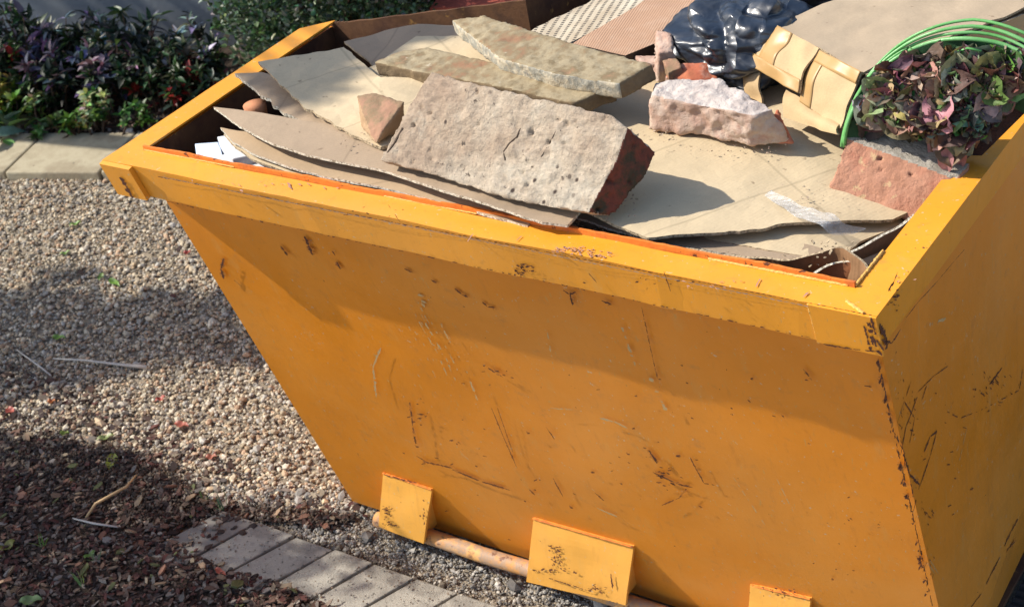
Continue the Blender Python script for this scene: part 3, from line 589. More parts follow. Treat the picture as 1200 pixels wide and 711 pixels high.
# pinkish block
pink = noisy('pink mortar crust', [(.38, .25, .20), (.47, .31, .24), (.55, .43, .35), (.43, .22, .16)], 16, .95, .9, .006, 70); pinktop = noisy('white mortar crust', [(.30, .24, .22), (.50, .43, .39), (.62, .55, .5), (.38, .27, .23)], 30, .95, 1, .008, 60)
T = pts([(768, 96, .085), (800, 90, .088), (850, 95, .088), (906, 127, .08), (880, 135, .08), (820, 122, .083), (765, 112, .082)]); Bq = pts([(762, 150, .022), (795, 128, .02), (850, 130, .02), (930, 167, .014), (880, 171, .014), (820, 160, .018), (760, 152, .02)])
rock('brick_block', T, Bq, [pinktop, pink], 'pale pinkish brick block crusted with mortar, alone on the largest tan sheet', 'brick', 'broken bricks in the skip', vox=.0042, amp=.005, coarse=.006, seed=31, pick=lambda n, c, c0: 0 if n[2] > .5 else 1)
T = pts([(905, 128, .062), (914, 127, .062), (912, 132, .058)]); Bq = pts([(880, 169, .014), (925, 158, .012), (931, 170, .012)])
rock('brick_wedge', T, Bq, [noisy('raw terracotta', [(.42, .13, .07), (.5, .19, .11)], 30, .9, .6)], 'terracotta wedge leaning on the right end of the pale pinkish block', 'brick', 'broken bricks in the skip', vox=.003, amp=.0015, coarse=.001, seed=6)
T = pts([(769, 34, .11), (786, 37, .112), (789, 60, .09), (772, 62, .09)]); Bq = pts([(762, 92, .03), (786, 84, .03), (800, 92, .03), (770, 98, .028)])
rock('brick_fragment', T, Bq, [pink], 'upright narrow pink brick fragment beside the black bag', 'brick', 'small brick fragments by the black bag', vox=.0035, amp=.003, coarse=.004, seed=8)
T = pts([(743, 66, .06), (768, 64, .062), (778, 72, .06), (755, 76, .058)]); rock('brick_fragment', T, below(T, (0, .003, -.018)), [pink], 'flat pale pink fragment touching the right end of the upper slab', 'brick', 'small brick fragments by the black bag', vox=.003, amp=.002, coarse=.003, seed=12)
T = pts([(778, 90, .055), (800, 74, .072), (832, 74, .066), (842, 92, .05), (810, 96, .055)]); rock('brick_fragment', T, below(T, (0, .004, -.03)), [noisy('orange tile', [(.5, .19, .09), (.45, .13, .07), (.55, .42, .33)], 18, .85, .5), pink], 'bright orange-red tile fragment between the pink block and the black bag', 'brick', 'small brick fragments by the black bag', vox=.003, amp=.002, coarse=.003, seed=14, pick=lambda n, c, c0: 0 if n[2] > .5 else 1)
T = pts([(776, 70, .08), (792, 66, .085), (800, 78, .075), (782, 86, .07)]); rock('brick_fragment', T, below(T, (0, .003, -.03)), [red], 'small dull red fragment in front of the upright pink one', 'brick', 'small brick fragments by the black bag', vox=.003, amp=.002, coarse=.003, seed=15)
# right red block
rtop = noisy('coarse grey render', [(.25, .22, .18), (.40, .36, .30), (.5, .46, .4)], 60, .97, 1, .006, 160); rfac = noisy('salmon brick face', [(.36, .17, .10), (.45, .23, .15), (.40, .16, .10)], 14, .92, .9, .006, 60, speck=(34, .64, (.50, .34, .19)))
A_b, B_b, C_b = px(990, 160, .050), px(1121, 209, .002), px(1080, 152, .040); tnb = np.cross(B_b - A_b, C_b - A_b); tnb /= np.linalg.norm(tnb); tnb = tnb if tnb[2] > 0 else -tnb
T = [A_b, pl(1009, 153, tnb, A_b), C_b, pl(1139, 192, tnb, A_b), B_b]; dv_ = px(969, 224, -.022) - A_b; Bq = [p + dv_ for p in T]
rock('brick_block', T, Bq, [rtop, rfac], 'salmon red brick block with round dimples and grey top, wedged against the right hand rim', 'brick', 'broken bricks in the skip', vox=.004, amp=.002, coarse=.0035, seed=41, pits=.012, pick=lambda n, c, c0, tn=tnb: 0 if n.dot(tn) > .86 else 1)
# --- striped torn board and pink ribbed board, far middle
m, nt, b = mat('perforated strip'); v = objvec(nt, (1, 1, 1), (0, 0, -.24))
w = nd(nt, 'ShaderNodeTexWave', wave_type='BANDS', bands_direction='X'); w.inputs['Scale'].default_value = 20; w.inputs['Distortion'].default_value = 1.2; w.inputs['Detail'].default_value = 3; nt.links.new(v, w.inputs['Vector'])
w2 = nd(nt, 'ShaderNodeTexWave', wave_type='BANDS', bands_direction='Y'); w2.inputs['Scale'].default_value = 42; nt.links.new(v, w2.inputs['Vector'])
a1 = ramp(nt, w.outputs['Fac'], [(.62, 0.0), (.72, 1.0)]); a2 = ramp(nt, w2.outputs['Fac'], [(.3, 0.0), (.5, 1.0)]); aa = mix(nt, 1.0, a1, a2, 'MULTIPLY')
c = mix(nt, aa, ramp(nt, noise_n(nt, 14, 5, .6, v), [(.35, (.42, .34, .24)), (.65, (.58, .52, .40))]), (.07, .06, .05)); nt.links.new(c, b.inputs['Base Color']); b.inputs['Roughness'].default_value = .9; bump(nt, b, aa, -.8, .004)
M['perf'] = m
sheet('corrugated_strip', [(617, 39, .055), (668, 50, .055), (738, 18, .06), (840, -35, .06), (760, -60, .06), (690, 3, .058)], [M['perf'], M['edge_w']], 'torn pale board with rows of dark dotted perforations beside the rusty back wall', 'cardboard', jag=(0,), ragged=.002, thick=.006)
m, nt, b = mat('ribbed pink board'); w = nd(nt, 'ShaderNodeTexWave', wave_type='BANDS', bands_direction='X'); w.inputs['Scale'].default_value = 62; nt.links.new(objvec(nt, (1, 1, 1), (0, 0, -.24)), w.inputs['Vector'])
c = mix(nt, .22, (.43, .26, .165), ramp(nt, w.outputs['Fac'], [(.2, .05), (.6, .6)]), 'OVERLAY'); c = mix(nt, ramp(nt, noise_n(nt, 30, 6, .6, objvec(nt)), [(.5, 0.0), (.8, .5)]), c, (.5, .36, .26)); nt.links.new(c, b.inputs['Base Color']); b.inputs['Roughness'].default_value = .9; bump(nt, b, w.outputs['Fac'], .3, .002)
M['pinkboard'] = m
sheet('ribbed_board', [(671, 51, .068), (733, 65, .068), (790, 41, .068), (830, 20, .068), (890, -30, .068), (830, -60, .068), (745, 8, .068)], [M['pinkboard'], noisy('dark board edge', [(.05, .035, .025), (.09, .06, .04)], 40)], 'pinkish brown finely ribbed board between the perforated strip and the black bag', 'board', thick=.02, ragged=.0003)
# --- white foam
foam = noisy('white foam', [(.58, .60, .64), (.66, .67, .69)], 30, .7, .3, .002, 300); foamb = noisy('bluish foam', [(.55, .66, .84), (.62, .72, .86)], 30, .6, .2, .002, 200)
def block(name, top, dz, m, label, cat, group, off=(0, 0)):
    T = pts(top); V, Fc = fix_normals(*hexm(T, below(T, (off[0], off[1], -dz)))); o = build(name, V, Fc, m); bv = o.modifiers.new('bevel', 'BEVEL'); bv.width = .0025; bv.segments = 2; return props(o, label, cat, group)
gF = 'white foam packing scraps'
block('foam_block', [(254, 160, -.01), (279, 156, -.01), (312, 178, -.01), (272, 186, -.01)], .035, foam, 'upright white foam scrap under the cardboard tips', 'foam', gF)
block('foam_block', [(228, 168, -.03), (256, 166, -.03), (262, 186, -.03), (230, 182, -.03)], .03, foamb, 'bluish white foam scrap in the left corner of the skip', 'foam', gF)
block('foam_block', [(236, 184, -.030), (300, 176, -.028), (345, 200, -.028), (300, 206, -.034)], .015, foam, 'flat white foam strip just behind the front rim at the left', 'foam', gF)
block('foam_block', [(402, 212, -.012), (414, 208, -.010), (424, 219, -.010), (408, 222, -.014)], .010, foam, 'tiny white foam crumb behind the rim, left of centre', 'foam', gF)
block('foam_block', [(372, 208, -.014), (390, 206, -.012), (396, 215, -.012), (376, 216, -.014)], .008, foam, 'thin white foam sliver behind the rim beside the tiny crumb', 'foam', gF)
# terracotta cup and yellow inner lump at left
def pot(u, v, z, rr, h):
    c = px(u, v, z); return tube([c - np.array([0, 0, h]), c - np.array([0, 0, h * .3]), c], [rr * .8, rr, rr * 1.05], 16)
props(build('terracotta_pot', *pot(298, 122, .03, .022, .04), noisy('terracotta', [(.42, .17, .08), (.5, .23, .12)], 20, .8, .3), smooth=True), 'small terracotta pot half hidden behind the grey torn sheet at the left', 'pot')
# --- black bag
m, nt, b = mat('black plastic'); b.inputs['Base Color'].default_value = (.016, .022, .034, 1); b.inputs['Roughness'].default_value = .30; b.inputs['Specular IOR Level'].default_value = .9; b.inputs['Coat Weight'].default_value = .18; b.inputs['Coat Roughness'].default_value = .12
v = objvec(nt, (1, 1, 1))
def crease(sc, dist, rot):
    x = noise_n(nt, sc, 2, .5, objvec(nt, (1, 1, 1.8), rot), dist); m1 = nd(nt, 'ShaderNodeMath', operation='SUBTRACT'); nt.links.new(x, m1.inputs[0]); m1.inputs[1].default_value = .5; m2 = nd(nt, 'ShaderNodeMath', operation='ABSOLUTE'); nt.links.new(m1.outputs[0], m2.inputs[0]); return ramp(nt, m2.outputs[0], [(0.0, 1.0), (.10, .25), (.3, 0.0)])
n1 = bump(nt, b, crease(5, .7, (0, 0, .4)), .5, .02); bump(nt, b, crease(13, .9, (.5, 0, 1.4)), .16, .008, n1)
dz = ramp(nt, noise_n(nt, 12, 6, .7, v), [(.40, .30), (.72, .58)]); nt.links.new(dz, b.inputs['Roughness']); cz = ramp(nt, noise_n(nt, 20, 7, .75, v), [(.45, (.008, .014, .026)), (.8, (.035, .042, .055))]); nt.links.new(cz, b.inputs['Base Color']); M['bag'] = m
def bag(name, c, rad, seed, label, group):
    bm = bmesh.new(); bmesh.ops.create_icosphere(bm, subdivisions=6, radius=1); V = []
    for p in bm.verts:
        q = np.array(p.co); zc = q[2]
        q2 = q * np.array(rad)
        w = 0
        for s, a in ((1.25, .17), (2.5, .065), (5, .012)):
            w -= a * (1 - 2.6 * abs(noise.noise(Vector((q[0] * s, q[1] * s, q[2] * s * 1.5)) + Vector((seed, s, 0)))))
        q2 = q2 * (1 + w + .02); q2[2] = max(q2[2], -rad[2] * .75); V.append(q2 + c)
    Fc = [[x.index for x in f.verts] for f in bm.faces]; bm.free()
    return props(build(name, V, Fc, M['bag'], smooth=True), label, 'rubbish bag', group)
bag('rubbish_bag', px(880, 46, .075), (.150, .12, .085), 3, 'shiny black plastic rubbish bag, crumpled, behind the open cardboard box', None)
bag('rubbish_bag', px(950, -12, .09), (.14, .13, .085), 9, 'black plastic rubbish bag at the top of the picture, farther back than the crumpled one', None)
# white sheet beyond
sheet('white_sheet', [(968, 14, .07), (1005, 16, .07), (1050, 8, .07), (1060, -30, .07), (970, -30, .07)], [foam, foam], 'white board lying behind the long cardboard box at the top edge', 'board')
# --- big cardboard box on its side
bx = thing('cardboard_box', px(985, 150, 0), 'long tan cardboard box with taped crushed end flaps, left of the garden bag', 'box')
zt_ = .13; T0 = px(906, 28, zt_); T1 = px(1011, 85, zt_); ax_ = (T1 - T0); axl = np.linalg.norm(ax_); e1 = ax_ / axl; e2 = np.array([-e1[1], e1[0], 0]); e2 = e2 if e2[1] > 0 else -e2
LL = .62; z_b = G - .045
def bp(a, d, z): p = T0 + e1 * a + e2 * d; return np.array([p[0], p[1], z])
def bpanel(name, q, n, **k):
    V, Fc, mi = patch_geo([[q[0], q[1]], [q[3], q[2]]], world=True, thick=.004, nu=24, nv=24, wr=k.get('wr', .003)); o = build(name, V, Fc, [M['card_top'] if name == 'top_panel' else M['card_box'], M['edge']], bx, mi, smooth=True); o.data.set_sharp_from_angle(angle=.7); return o
wd = axl
top_p = bpanel('top_panel', [bp(0, 0, zt_ + G), bp(wd, 0, zt_ + G), bp(wd * 1.0, LL, zt_ + G + .01), bp(0.0, LL, zt_ + G + .01)], 0)
bpanel('side_wall', [bp(wd, 0.004, zt_ + G - .004), bp(wd, LL, zt_ + G - .004), bp(wd, LL, z_b), bp(wd, .004, z_b)], 0); bpanel('side_wall', [bp(.004, 0, zt_ + G - .004), bp(.004, LL, zt_ + G - .004), bp(-.02, LL, z_b), bp(-.02, .004, z_b)], 0)
Bb0 = px(872, 106, .018); en = np.cross(T1 - T0, Bb0 - T0); en /= np.linalg.norm(en); en = en if en.dot(CP - T0) > 0 else -en
def ep(u, v, o=0.0): return pl(u, v, en, T0 + en * o)
part_rows = {}
def flap(name, P, mats=None, wr=.003, thick=.004):
    q = [ep(*p) for p in P]; mid = [(q[0] + q[3]) / 2 + en * .004, (q[1] + q[2]) / 2 + en * .006]
    V, Fc, mi = patch_geo([[q[0], (q[0] + q[1]) / 2 + en * .002, q[1]], [mid[0], (mid[0] + mid[1]) / 2 + en * .004, mid[1]], [q[3], (q[2] + q[3]) / 2, q[2]]], world=True, thick=thick, nu=24, nv=20, wr=wr); o = build(name, V, Fc, mats or [M['card_box'], M['edge']], bx, mi, smooth=True); o.data.set_sharp_from_angle(angle=.7); part_rows[o.name] = (V, Fc, mi); return o
f1 = flap('end_flap', [(905, 27, .002), (960, 57, .002), (938, 110, .022), (877, 75, .020)])
f2 = flap('end_flap', [(961, 59, .001), (1012, 85, .001), (988, 151, .004), (938, 119, .012)])
f3 = flap('end_flap', [(874, 68, .006), (894, 84, .004), (894, 122, .0), (870, 108, .002)])
f4 = flap('end_flap', [(922, 106, .0), (986, 147, .0), (985, 158, .012), (920, 138, .012)])
def tape(part, s0, s1, t0, t1, lift=.0016):
    V, Fc, mi = part_rows[part.name]; N = len(V) // 2; W_ = 25; H_ = 21; A_, B_2 = V[:N], V[N:]; L_ = (A_ if (A_ - B_2).mean(0).dot(en) > 0 else B_2).reshape(H_, W_, 3)
    i0_, i1_, j0_, j1_ = int(s0 * 24), int(s1 * 24), int(t0 * 20), int(t1 * 20); g = L_[j0_:j1_ + 1, i0_:i1_ + 1] + en * lift; h, w_ = g.shape[:2]; vv = g.reshape(-1, 3)
    ff = [[j * w_ + i, j * w_ + i + 1, (j + 1) * w_ + i + 1, (j + 1) * w_ + i] for j in range(h - 1) for i in range(w_ - 1)]
    Vs, Fs, ms = shell((list(vv), ff), en, .0008); o = build('parcel_tape', Vs, Fs, M['tape'], bx, smooth=True); o.parent = part
tape(f1, .24, .52, 0, 1); tape(f1, 0, 1, .70, 1, .0028)
tape(f2, .05, .32, 0, 1); tape(f2, .05, 1, .03, .25, .0028)
# --- clear tape strip
m, nt, b = mat('clear film'); b.inputs['Base Color'].default_value = (.9, .92, .95, 1); b.inputs['Roughness'].default_value = .12; b.inputs['Alpha'].default_value = .24; bump(nt, b, noise_n(nt, 70, 4, .6, objvec(nt, (1, 4, 1), (0, 0, .5)), 1), 1.0, .01); b.inputs['Specular IOR Level'].default_value = .9; M['film'] = m
patch('clear_tape', [[(905, 224, .008), (940, 240, .010), (975, 252, .012), (990, 262, .0), (1015, 268, -.015)], [(896, 229, .002), (925, 247, .004), (958, 262, .006), (975, 275, -.012), (1000, 276, -.022)]], [M['film'], M['film']], 'crumpled clear plastic tape strip on the front right edge of the largest sheet', 'tape', thick=.0008, wr=.005, nu=50, nv=12)
tanm = noisy('tan tape', [(.46, .29, .12), (.52, .34, .16)], 30, .35, .2)
# --- cardboard crumbs along the front
cr = []
rr_ = random.Random(3)
for _ in range(170):
    u = rr_.uniform(640, 1000); t = (u - 640) / 360; v_ = 262 + t * 50 + rr_.uniform(-8, 5); p = px(u, v_, -.018 - .02 * t + rr_.uniform(-.006, .004)); s = rr_.uniform(.002, .009)
    a = rr_.uniform(0, 6.3); d = np.array([math.cos(a), math.sin(a), rr_.uniform(-.3, .5)]); e = np.array([-d[1], d[0], rr_.uniform(-.4, .4)]) * rr_.uniform(.3, .8); 
    q = [p, p + d * s, p + d * s + e * s, p + e * s]; cr.append(hexm(q, [x - np.array([0, 0, .0015]) for x in q]))
for _ in range(26):
    u = rr_.uniform(955, 1000); v_ = rr_.uniform(283, 306); p = px(u, v_, -.01 + rr_.uniform(-.012, .008)); s = rr_.uniform(.002, .006); a = rr_.uniform(0, 6.3); d = np.array([math.cos(a), math.sin(a), rr_.uniform(-.3, .9)]); e = np.array([-d[1], d[0], rr_.uniform(-.4, .4)]) * .6
    q = [p, p + d * s, p + d * s + e * s, p + e * s]; cr.append(hexm(q, [x - np.array([0, 0, .0015]) for x in q]))
props(build('cardboard_crumbs', *merge(cr), M['edge']), 'crumbs of torn cardboard and paper scattered behind the front rim', 'debris', kind='stuff')

rb_ = []; cc_ = []
def crumbs(n, cu, cv, ru, rv_, z, smax, seed):
    r_ = random.Random(seed)
    for _ in range(n):
        a, q = r_.uniform(0, 6.28), r_.random() ** .6; p = px(cu + ru * q * math.cos(a), cv + rv_ * q * math.sin(a), z); sz = r_.uniform(.0008, smax) * (r_.random() ** .7 + .2)
        v_ = [p + np.array([r_.uniform(-1, 1), r_.uniform(-1, 1), r_.uniform(0, 1.2)]) * sz for _ in range(6)]; rb_.append((v_, [[0, 1, 2], [0, 2, 3], [0, 3, 4], [0, 4, 1], [5, 2, 1], [5, 3, 2], [5, 4, 3], [5, 1, 4]]))
crumbs(70, 720, 238, 40, 22, .020, .0042, 1); crumbs(30, 770, 158, 30, 16, .023, .004, 2); crumbs(28, 900, 172, 45, 9, .010, .004, 3); crumbs(40, 830, 176, 60, 8, .016, .003, 4); crumbs(40, 960, 230, 30, 18, -.008, .003, 5); crumbs(40, 820, 200, 120, 50, .015, .0022, 6); crumbs(40, 420, 160, 30, 14, .06, .003, 7)
props(build('rubble_crumbs', *merge(rb_), noisy('brick crumbs', [(.30, .18, .12), (.45, .36, .27), (.25, .12, .08)], 90, .95, .5)), 'brick and mortar crumbs spilled on the cardboard round the slabs', 'rubble', kind='stuff')
# ------------------------------------------------------------------ leaves
class Leaves:
    def __init__(s): s.V = []; s.F = []; s.C = []
    def add(s, p, d, up, L, w, col, curl=.2, fold=.25):
        d = d / (np.linalg.norm(d) + 1e-9); sd = np.cross(d, up); sd /= np.linalg.norm(sd) + 1e-9; n = np.cross(sd, d); k = len(s.V)
        for t, ww in ((0, .12), (.3, 1), (.65, .85), (1, .05)):
            c = p + d * L * t - n * curl * L * t * t
            s.V += [c - sd * w * ww / 2 + n * fold * w * ww, c, c + sd * w * ww / 2 + n * fold * w * ww]; s.C += [col] * 3
        for i in range(3):
            a = k + 3 * i; s.F += [[a, a + 1, a + 4, a + 3], [a + 1, a + 2, a + 5, a + 4]]
def _cr(s, p, d, up, L, w, col, curl, r_):
    d = d / np.linalg.norm(d); sd = np.cross(d, up); sd /= np.linalg.norm(sd) + 1e-9; n = np.cross(sd, d); k = len(s.V); N = 8; tw = r_.uniform(-1.1, 1.1); ph = r_.uniform(0, 6)
    for i in range(N + 1):
        t = i / N; ww = w * (.1 + math.sin(math.pi * min(.97, t)) ** .7) * .5; c = p + d * L * t - n * curl * L * t * t + n * .07 * L * math.sin(ph + t * 9); a = tw * t; s1 = sd * math.cos(a) + n * math.sin(a); n1 = n * math.cos(a) - sd * math.sin(a)
        for q in (-1, -.5, 0, .5, 1): s.V.append(c + s1 * ww * q + n1 * (abs(q) * ww * .6 + .12 * w * math.sin(ph * 3 + t * 14 + q * 4))); s.C.append([x * (1.15 if q == 0 else 1) for x in col])
    for i in range(N):
        for q in range(4): a = k + 5 * i + q; s.F.append([a, a + 1, a + 6, a + 5])
Leaves.crumple = _cr
def rv(r_, zmin=-1): 
    while 1:
        v = np.array([r_.uniform(-1, 1), r_.uniform(-1, 1), r_.uniform(zmin, 1)])
        if .05 < v.dot(v) <= 1: return v / np.linalg.norm(v)
M['leaf'] = vcol('leaf', .45, 0, 60, .5, .25); M['dryleaf'] = vcol('wilted leaf', .6, .5, 120, .4, .12); M['bark'] = noisy('bark', [(.07, .045, .03), (.15, .10, .07)], 25, .9, .9, .01)
# garden bag: green hoops and the wilted leaves in it
P1 = px(990, 156, .055); P2 = px(1040, 74, .165); P3 = px(1160, 47, .205)
a_ = P2 - P1; b_ = P3 - P1; nrm = np.cross(a_, b_); cen = P1 + (np.cross(nrm, a_) * b_.dot(b_) + np.cross(b_, nrm) * a_.dot(a_)) / (2 * nrm.dot(nrm)); rad = np.linalg.norm(P1 - cen); nh = nrm / np.linalg.norm(nrm); nh = nh if nh[2] > 0 else -nh
u1 = (P1 - cen) / rad; u2 = np.cross(nh, u1); sg = 1 if (P2 - cen).dot(u2) > 0 else -1
gb = thing('garden_bag', (cen[0], cen[1], G - .08), 'open garden bag with bright green rim hoops, full of wilted purple leaves', 'bag')
gm = noisy('green plastic', [(.06, .24, .05), (.12, .36, .10), (.2, .42, .18)], 12, .35, .3, .004, spec=.5)
for k, (ro, h, th) in enumerate([(0, 0, .0036), (.008, -.004, .0026), (.016, -.002, .003), (.024, -.008, .0026)]):
    A = []; 
    for i in range(41):
        an = (-.12 + (2.6 + .0) * i / 40) * sg; rr2 = rad - .002 + ro * (.25 + .9 * min(1, max(0, (i - 8) / 16))) ; A.append(cen + (u1 * math.cos(an) + u2 * math.sin(an)) * rr2 + nh * (h + .004 * math.sin(i * .6 + k)))
    # flattened strap
    V, Fc = tube(A, th, 8); build('rim_hoop', V, Fc, gm, gb, smooth=True)
A = []; V = []; Fc = []
for j in range(7):
    for i in range(37):
        an = (-.3 + 3.0 * i / 36) * sg; q = cen + (u1 * math.cos(an) + u2 * math.sin(an)) * (rad - .004 - .02 * math.sin(j / 6 * 1.5)) + np.array([0, 0, -.012 * j]) + rv(rr_) * .002; q[0] = min(q[0], 1.70); V.append(q)
for j in range(6):
    for i in range(36): q = j * 37 + i; Fc.append([q, q + 1, q + 38, q + 37])
V = np.array(V); out_ = V - cen; out_[:, 2] = 0; out_ /= np.linalg.norm(out_, axis=1, keepdims=True)
V2 = V + out_ * .002; n_ = len(V); Fc2 = Fc + [[a + n_ for a in q[::-1]] for q in Fc]
build('bag_wall', np.vstack([V, V2]), Fc2, noisy('dark green fabric', [(.015, .05, .02), (.03, .09, .03)], 30, .7, .5), gb, smooth=True)
lf = Leaves(); rl = random.Random(11); pal = [(.44, .31, .27), (.50, .41, .30), (.27, .155, .135), (.19, .105, .095), (.36, .25, .20), (.12, .065, .055), (.34, .27, .17), (.08, .045, .04), (.42, .33, .26), (.22, .14, .10), (.30, .22, .13)]
poly = [(1018, 138), (1026, 112), (1050, 88), (1078, 74), (1120, 64), (1200, 68), (1240, 90), (1200, 100), (1146, 158), (1128, 174), (1108, 152), (1080, 140)]
def inside(x, y, P):
    c = False; j = len(P) - 1
    for i in range(len(P)):
        if (P[i][1] > y) != (P[j][1] > y) and x < (P[j][0] - P[i][0]) * (y - P[i][1]) / (P[j][1] - P[i][1]) + P[i][0]: c = not c
        j = i
    return c
k = 0
nf = nh if nh.dot(CP - cen) > 0 else -nh
while k < 820:
    u, v_ = rl.uniform(1000, 1240), rl.uniform(50, 190)
    if not inside(u, v_, poly): continue
    if u > 1003 + (334 - v_) * .84 - 14: continue
    cu, cv = (u - 1110) / 110, (v_ - 110) / 70; hump = max(0, 1 - cu * cu - cv * cv); p = pl(u, v_, nh, cen - nf * .028) + nf * (rl.uniform(-.012, .022) + .035 * hump + .02 * noise.noise(Vector((u / 30, v_ / 30, 2))))
    g = rl.random() < (.12 if u > 1085 and v_ < 120 else .04); base = (.09, .24, .05) if g else rl.choice(pal); col = [x * y_ * rl.uniform(.5, 1.15) for x, y_ in zip(base, (1, 1, .92))]
    L = rl.uniform(.032, .078); d = rv(rl); d = d - nf * d.dot(nf) * .72 + np.array([0, -.15, -.25]); d /= np.linalg.norm(d); lf.crumple(p - d * L / 2, d, nf + rv(rl) * .55, L, L * rl.uniform(.4, .72), col, rl.uniform(-.3, .6), rl); k += 1
for q in [(1112, 172), (1128, 166), (1100, 160)]:
    p = px(*q, .05); lf.add(p, np.array([-.1, -.3, -1.]), np.array([0, -1, .3]), .05, .028, (.40, .2, .2), .3, .3)
for q, dd in []: lf.add(px(*q, .17), np.array(dd), np.array([0, -1, .3]), .04, .01, (.2, .1, .1), .3, .3)
props(build('wilted_leaves', lf.V, lf.F, M['dryleaf'], None, cols=lf.C, smooth=True), 'wilted purple and tan leaves heaped in the green rimmed garden bag', 'leaves', kind='stuff')
# dark fill below leaves
T = [pl(a, b, nh, cen - nf * .034) for a, b in ((1008, 150), (1020, 110), (1045, 80), (1120, 60), (1215, 66), (1210, 90), (1150, 150), (1080, 150))]; V, Fc = fix_normals(*hexm(T, below(T, (0, 0, -.05))))
props(build('compost_fill', V, Fc, noisy('dark compost', [(.03, .015, .015), (.08, .04, .035)], 40, .9, .8, .01)), 'dark crushed plant matter beneath the wilted leaves', 'leaves', kind='stuff')
# green cane stalks among the leaves
gS = 'green stalks among the wilted leaves'
for i, (a, b2) in enumerate([((1078, 88), (1072, 150)), ((1118, 62), (1150, 60)), ((1060, 118), (1050, 150)), ((1085, 120), (1090, 150))]):
    pa_, pb_ = pl(*a, nh, cen + nf * .02), pl(*b2, nh, cen + nf * .02); o = build('stalk', *tube([pa_, (pa_ + pb_) / 2 + [0, 0, .006], pb_], [.0015, .002, .0016], 6), gm if i != 3 else M['bark'], smooth=True)
    props(o, ['long green stalk hanging down the middle of the wilted leaves', 'short green stalk at the top of the wilted leaves', 'green stalk low on the left among the wilted leaves', 'brown stalk low among the wilted leaves'][i], 'stalk', gS)
# bush of green leaves at right end of basket
# ================================================================== GROUND
gravel_base = noisy('gritty soil', [(.22, .18, .13), (.32, .265, .20), (.40, .34, .25)], 26, .97, 1, .01, 120)
V = []; Fc = []; 
def gz(x, y): return .006 * noise.noise(Vector((x * 2.2, y * 2.2, 0))) + .003 * noise.noise(Vector((x * 9, y * 9, 1)))
xs = np.concatenate([[-200, -60, -20, -8], np.arange(-5, 3.01, .05), [6, 20, 60, 200]]); ys = np.concatenate([[-200, -60, -20, -5], np.arange(-2, 4.01, .05), [8, 20, 60, 200]])
for y in ys:
    for x in xs: V.append((x, y, gz(x, y) - .004))
nx = len(xs)
for j in range(len(ys) - 1):
    for i in range(nx - 1): q = j * nx + i; Fc.append([q, q + 1, q + nx + 1, q + nx])
props(build('ground', V, Fc, gravel_base, loc=(0, 0, 0), smooth=True), kind='structure')
KO = np.array([-2.365, 1.283]); KD_ = np.array([.957, .287]); KD_ /= np.linalg.norm(KD_); KN = np.array([-KD_[1], KD_[0]])
def kp(s, n, z=0): q = KO + KD_ * s + KN * n; return np.array([q[0], q[1], z])
ICO = None
def ico():
    bm = bmesh.new(); bmesh.ops.create_icosphere(bm, subdivisions=1, radius=1); v = np.array([p.co[:] for p in bm.verts]); f = np.array([[q.index for q in x.verts] for x in bm.faces]); bm.free(); return v, f
iv, iff = ico()
def stones(name, P, size, pal_, label, cat, flat=(.45, .8), m=None, zoff=.25, jit=.18):
    """P (n,2) positions; every stone its own irregular lump, all written into one mesh"""
    n = len(P); nv = len(iv); s = size * np.exp(rng.normal(0, .33, n)); s = s * (1 + 0) 
    sc = np.stack([s * rng.uniform(.8, 1.35, n), s * rng.uniform(.6, 1.0, n), s * rng.uniform(*flat, n)], 1) * .5
    A = rng.uniform(0, 6.283, n); T_ = rng.uniform(-.6, .6, n)
    v = iv[None] * (1 + rng.uniform(-jit, jit, (n, nv, 1))) * sc[:, None, :]
    c, d = np.cos(T_)[:, None], np.sin(T_)[:, None]; x = v[..., 0] * c - v[..., 2] * d; z = v[..., 0] * d + v[..., 2] * c; v = np.stack([x, v[..., 1], z], -1)
    c, d = np.cos(A)[:, None], np.sin(A)[:, None]; x = v[..., 0] * c - v[..., 1] * d; y = v[..., 0] * d + v[..., 1] * c
    g = np.array([gz(a, b) for a, b in P]); 
    z = v[..., 2] + (g + sc[:, 2] * zoff * 2 + rng.uniform(-.001, .003, n))[:, None]
    VV = np.stack([x + P[:, 0:1], y + P[:, 1:2], z], -1).reshape(-1, 3); FF = (iff[None] + (np.arange(n) * nv)[:, None, None]).reshape(-1, 3)
    pc = np.array(pal_)[rng.integers(0, len(pal_), n)] * rng.uniform(.7, 1.3, (n, 1)); CC = np.repeat(pc, nv, 0)
    return props(build(name, VV, FF, m or M['stone'], None, cols=CC, loc=(0, 0, 0)), label, cat, kind='stuff')
M['stone'] = vcol('pebble', .85, .3, 300, .3)
def poisson(poly_, n, keep=None):
    out = []; P = np.array(poly_); x0, y0 = P.min(0); x1, y1 = P.max(0)
    while len(out) < n:
        q = rng.uniform([x0, y0], [x1, y1])
        if inside(q[0], q[1], poly_) and (keep is None or keep(q)): out.append(q)
    return np.array(out)
g2 = lambda L: [tuple(gp(*q)[:2]) for q in L]
def knd(q): d = np.array(q[:2]) - KO; return d.dot(KD_), d.dot(KN)
GRV = [tuple(kp(-.9, -.005)[:2]), tuple(kp(2.9, -.005)[:2]), (.35, 1.0), (.30, .40), (.1, .33), (-.25, .24), (-.50, .15), (-.95, .02), (-1.6, -.1), (-2.9, -.1)]
STP = [(.52, .43, .30), (.42, .34, .23), (.60, .53, .40), (.34, .29, .22), (.48, .36, .23), (.26, .225, .185), (.55, .48, .38), (.40, .37, .32), (.46, .31, .20)]
def area(P): P = np.array(P); return abs(np.dot(P[:, 0], np.roll(P[:, 1], 1)) - np.dot(P[:, 1], np.roll(P[:, 0], 1))) / 2
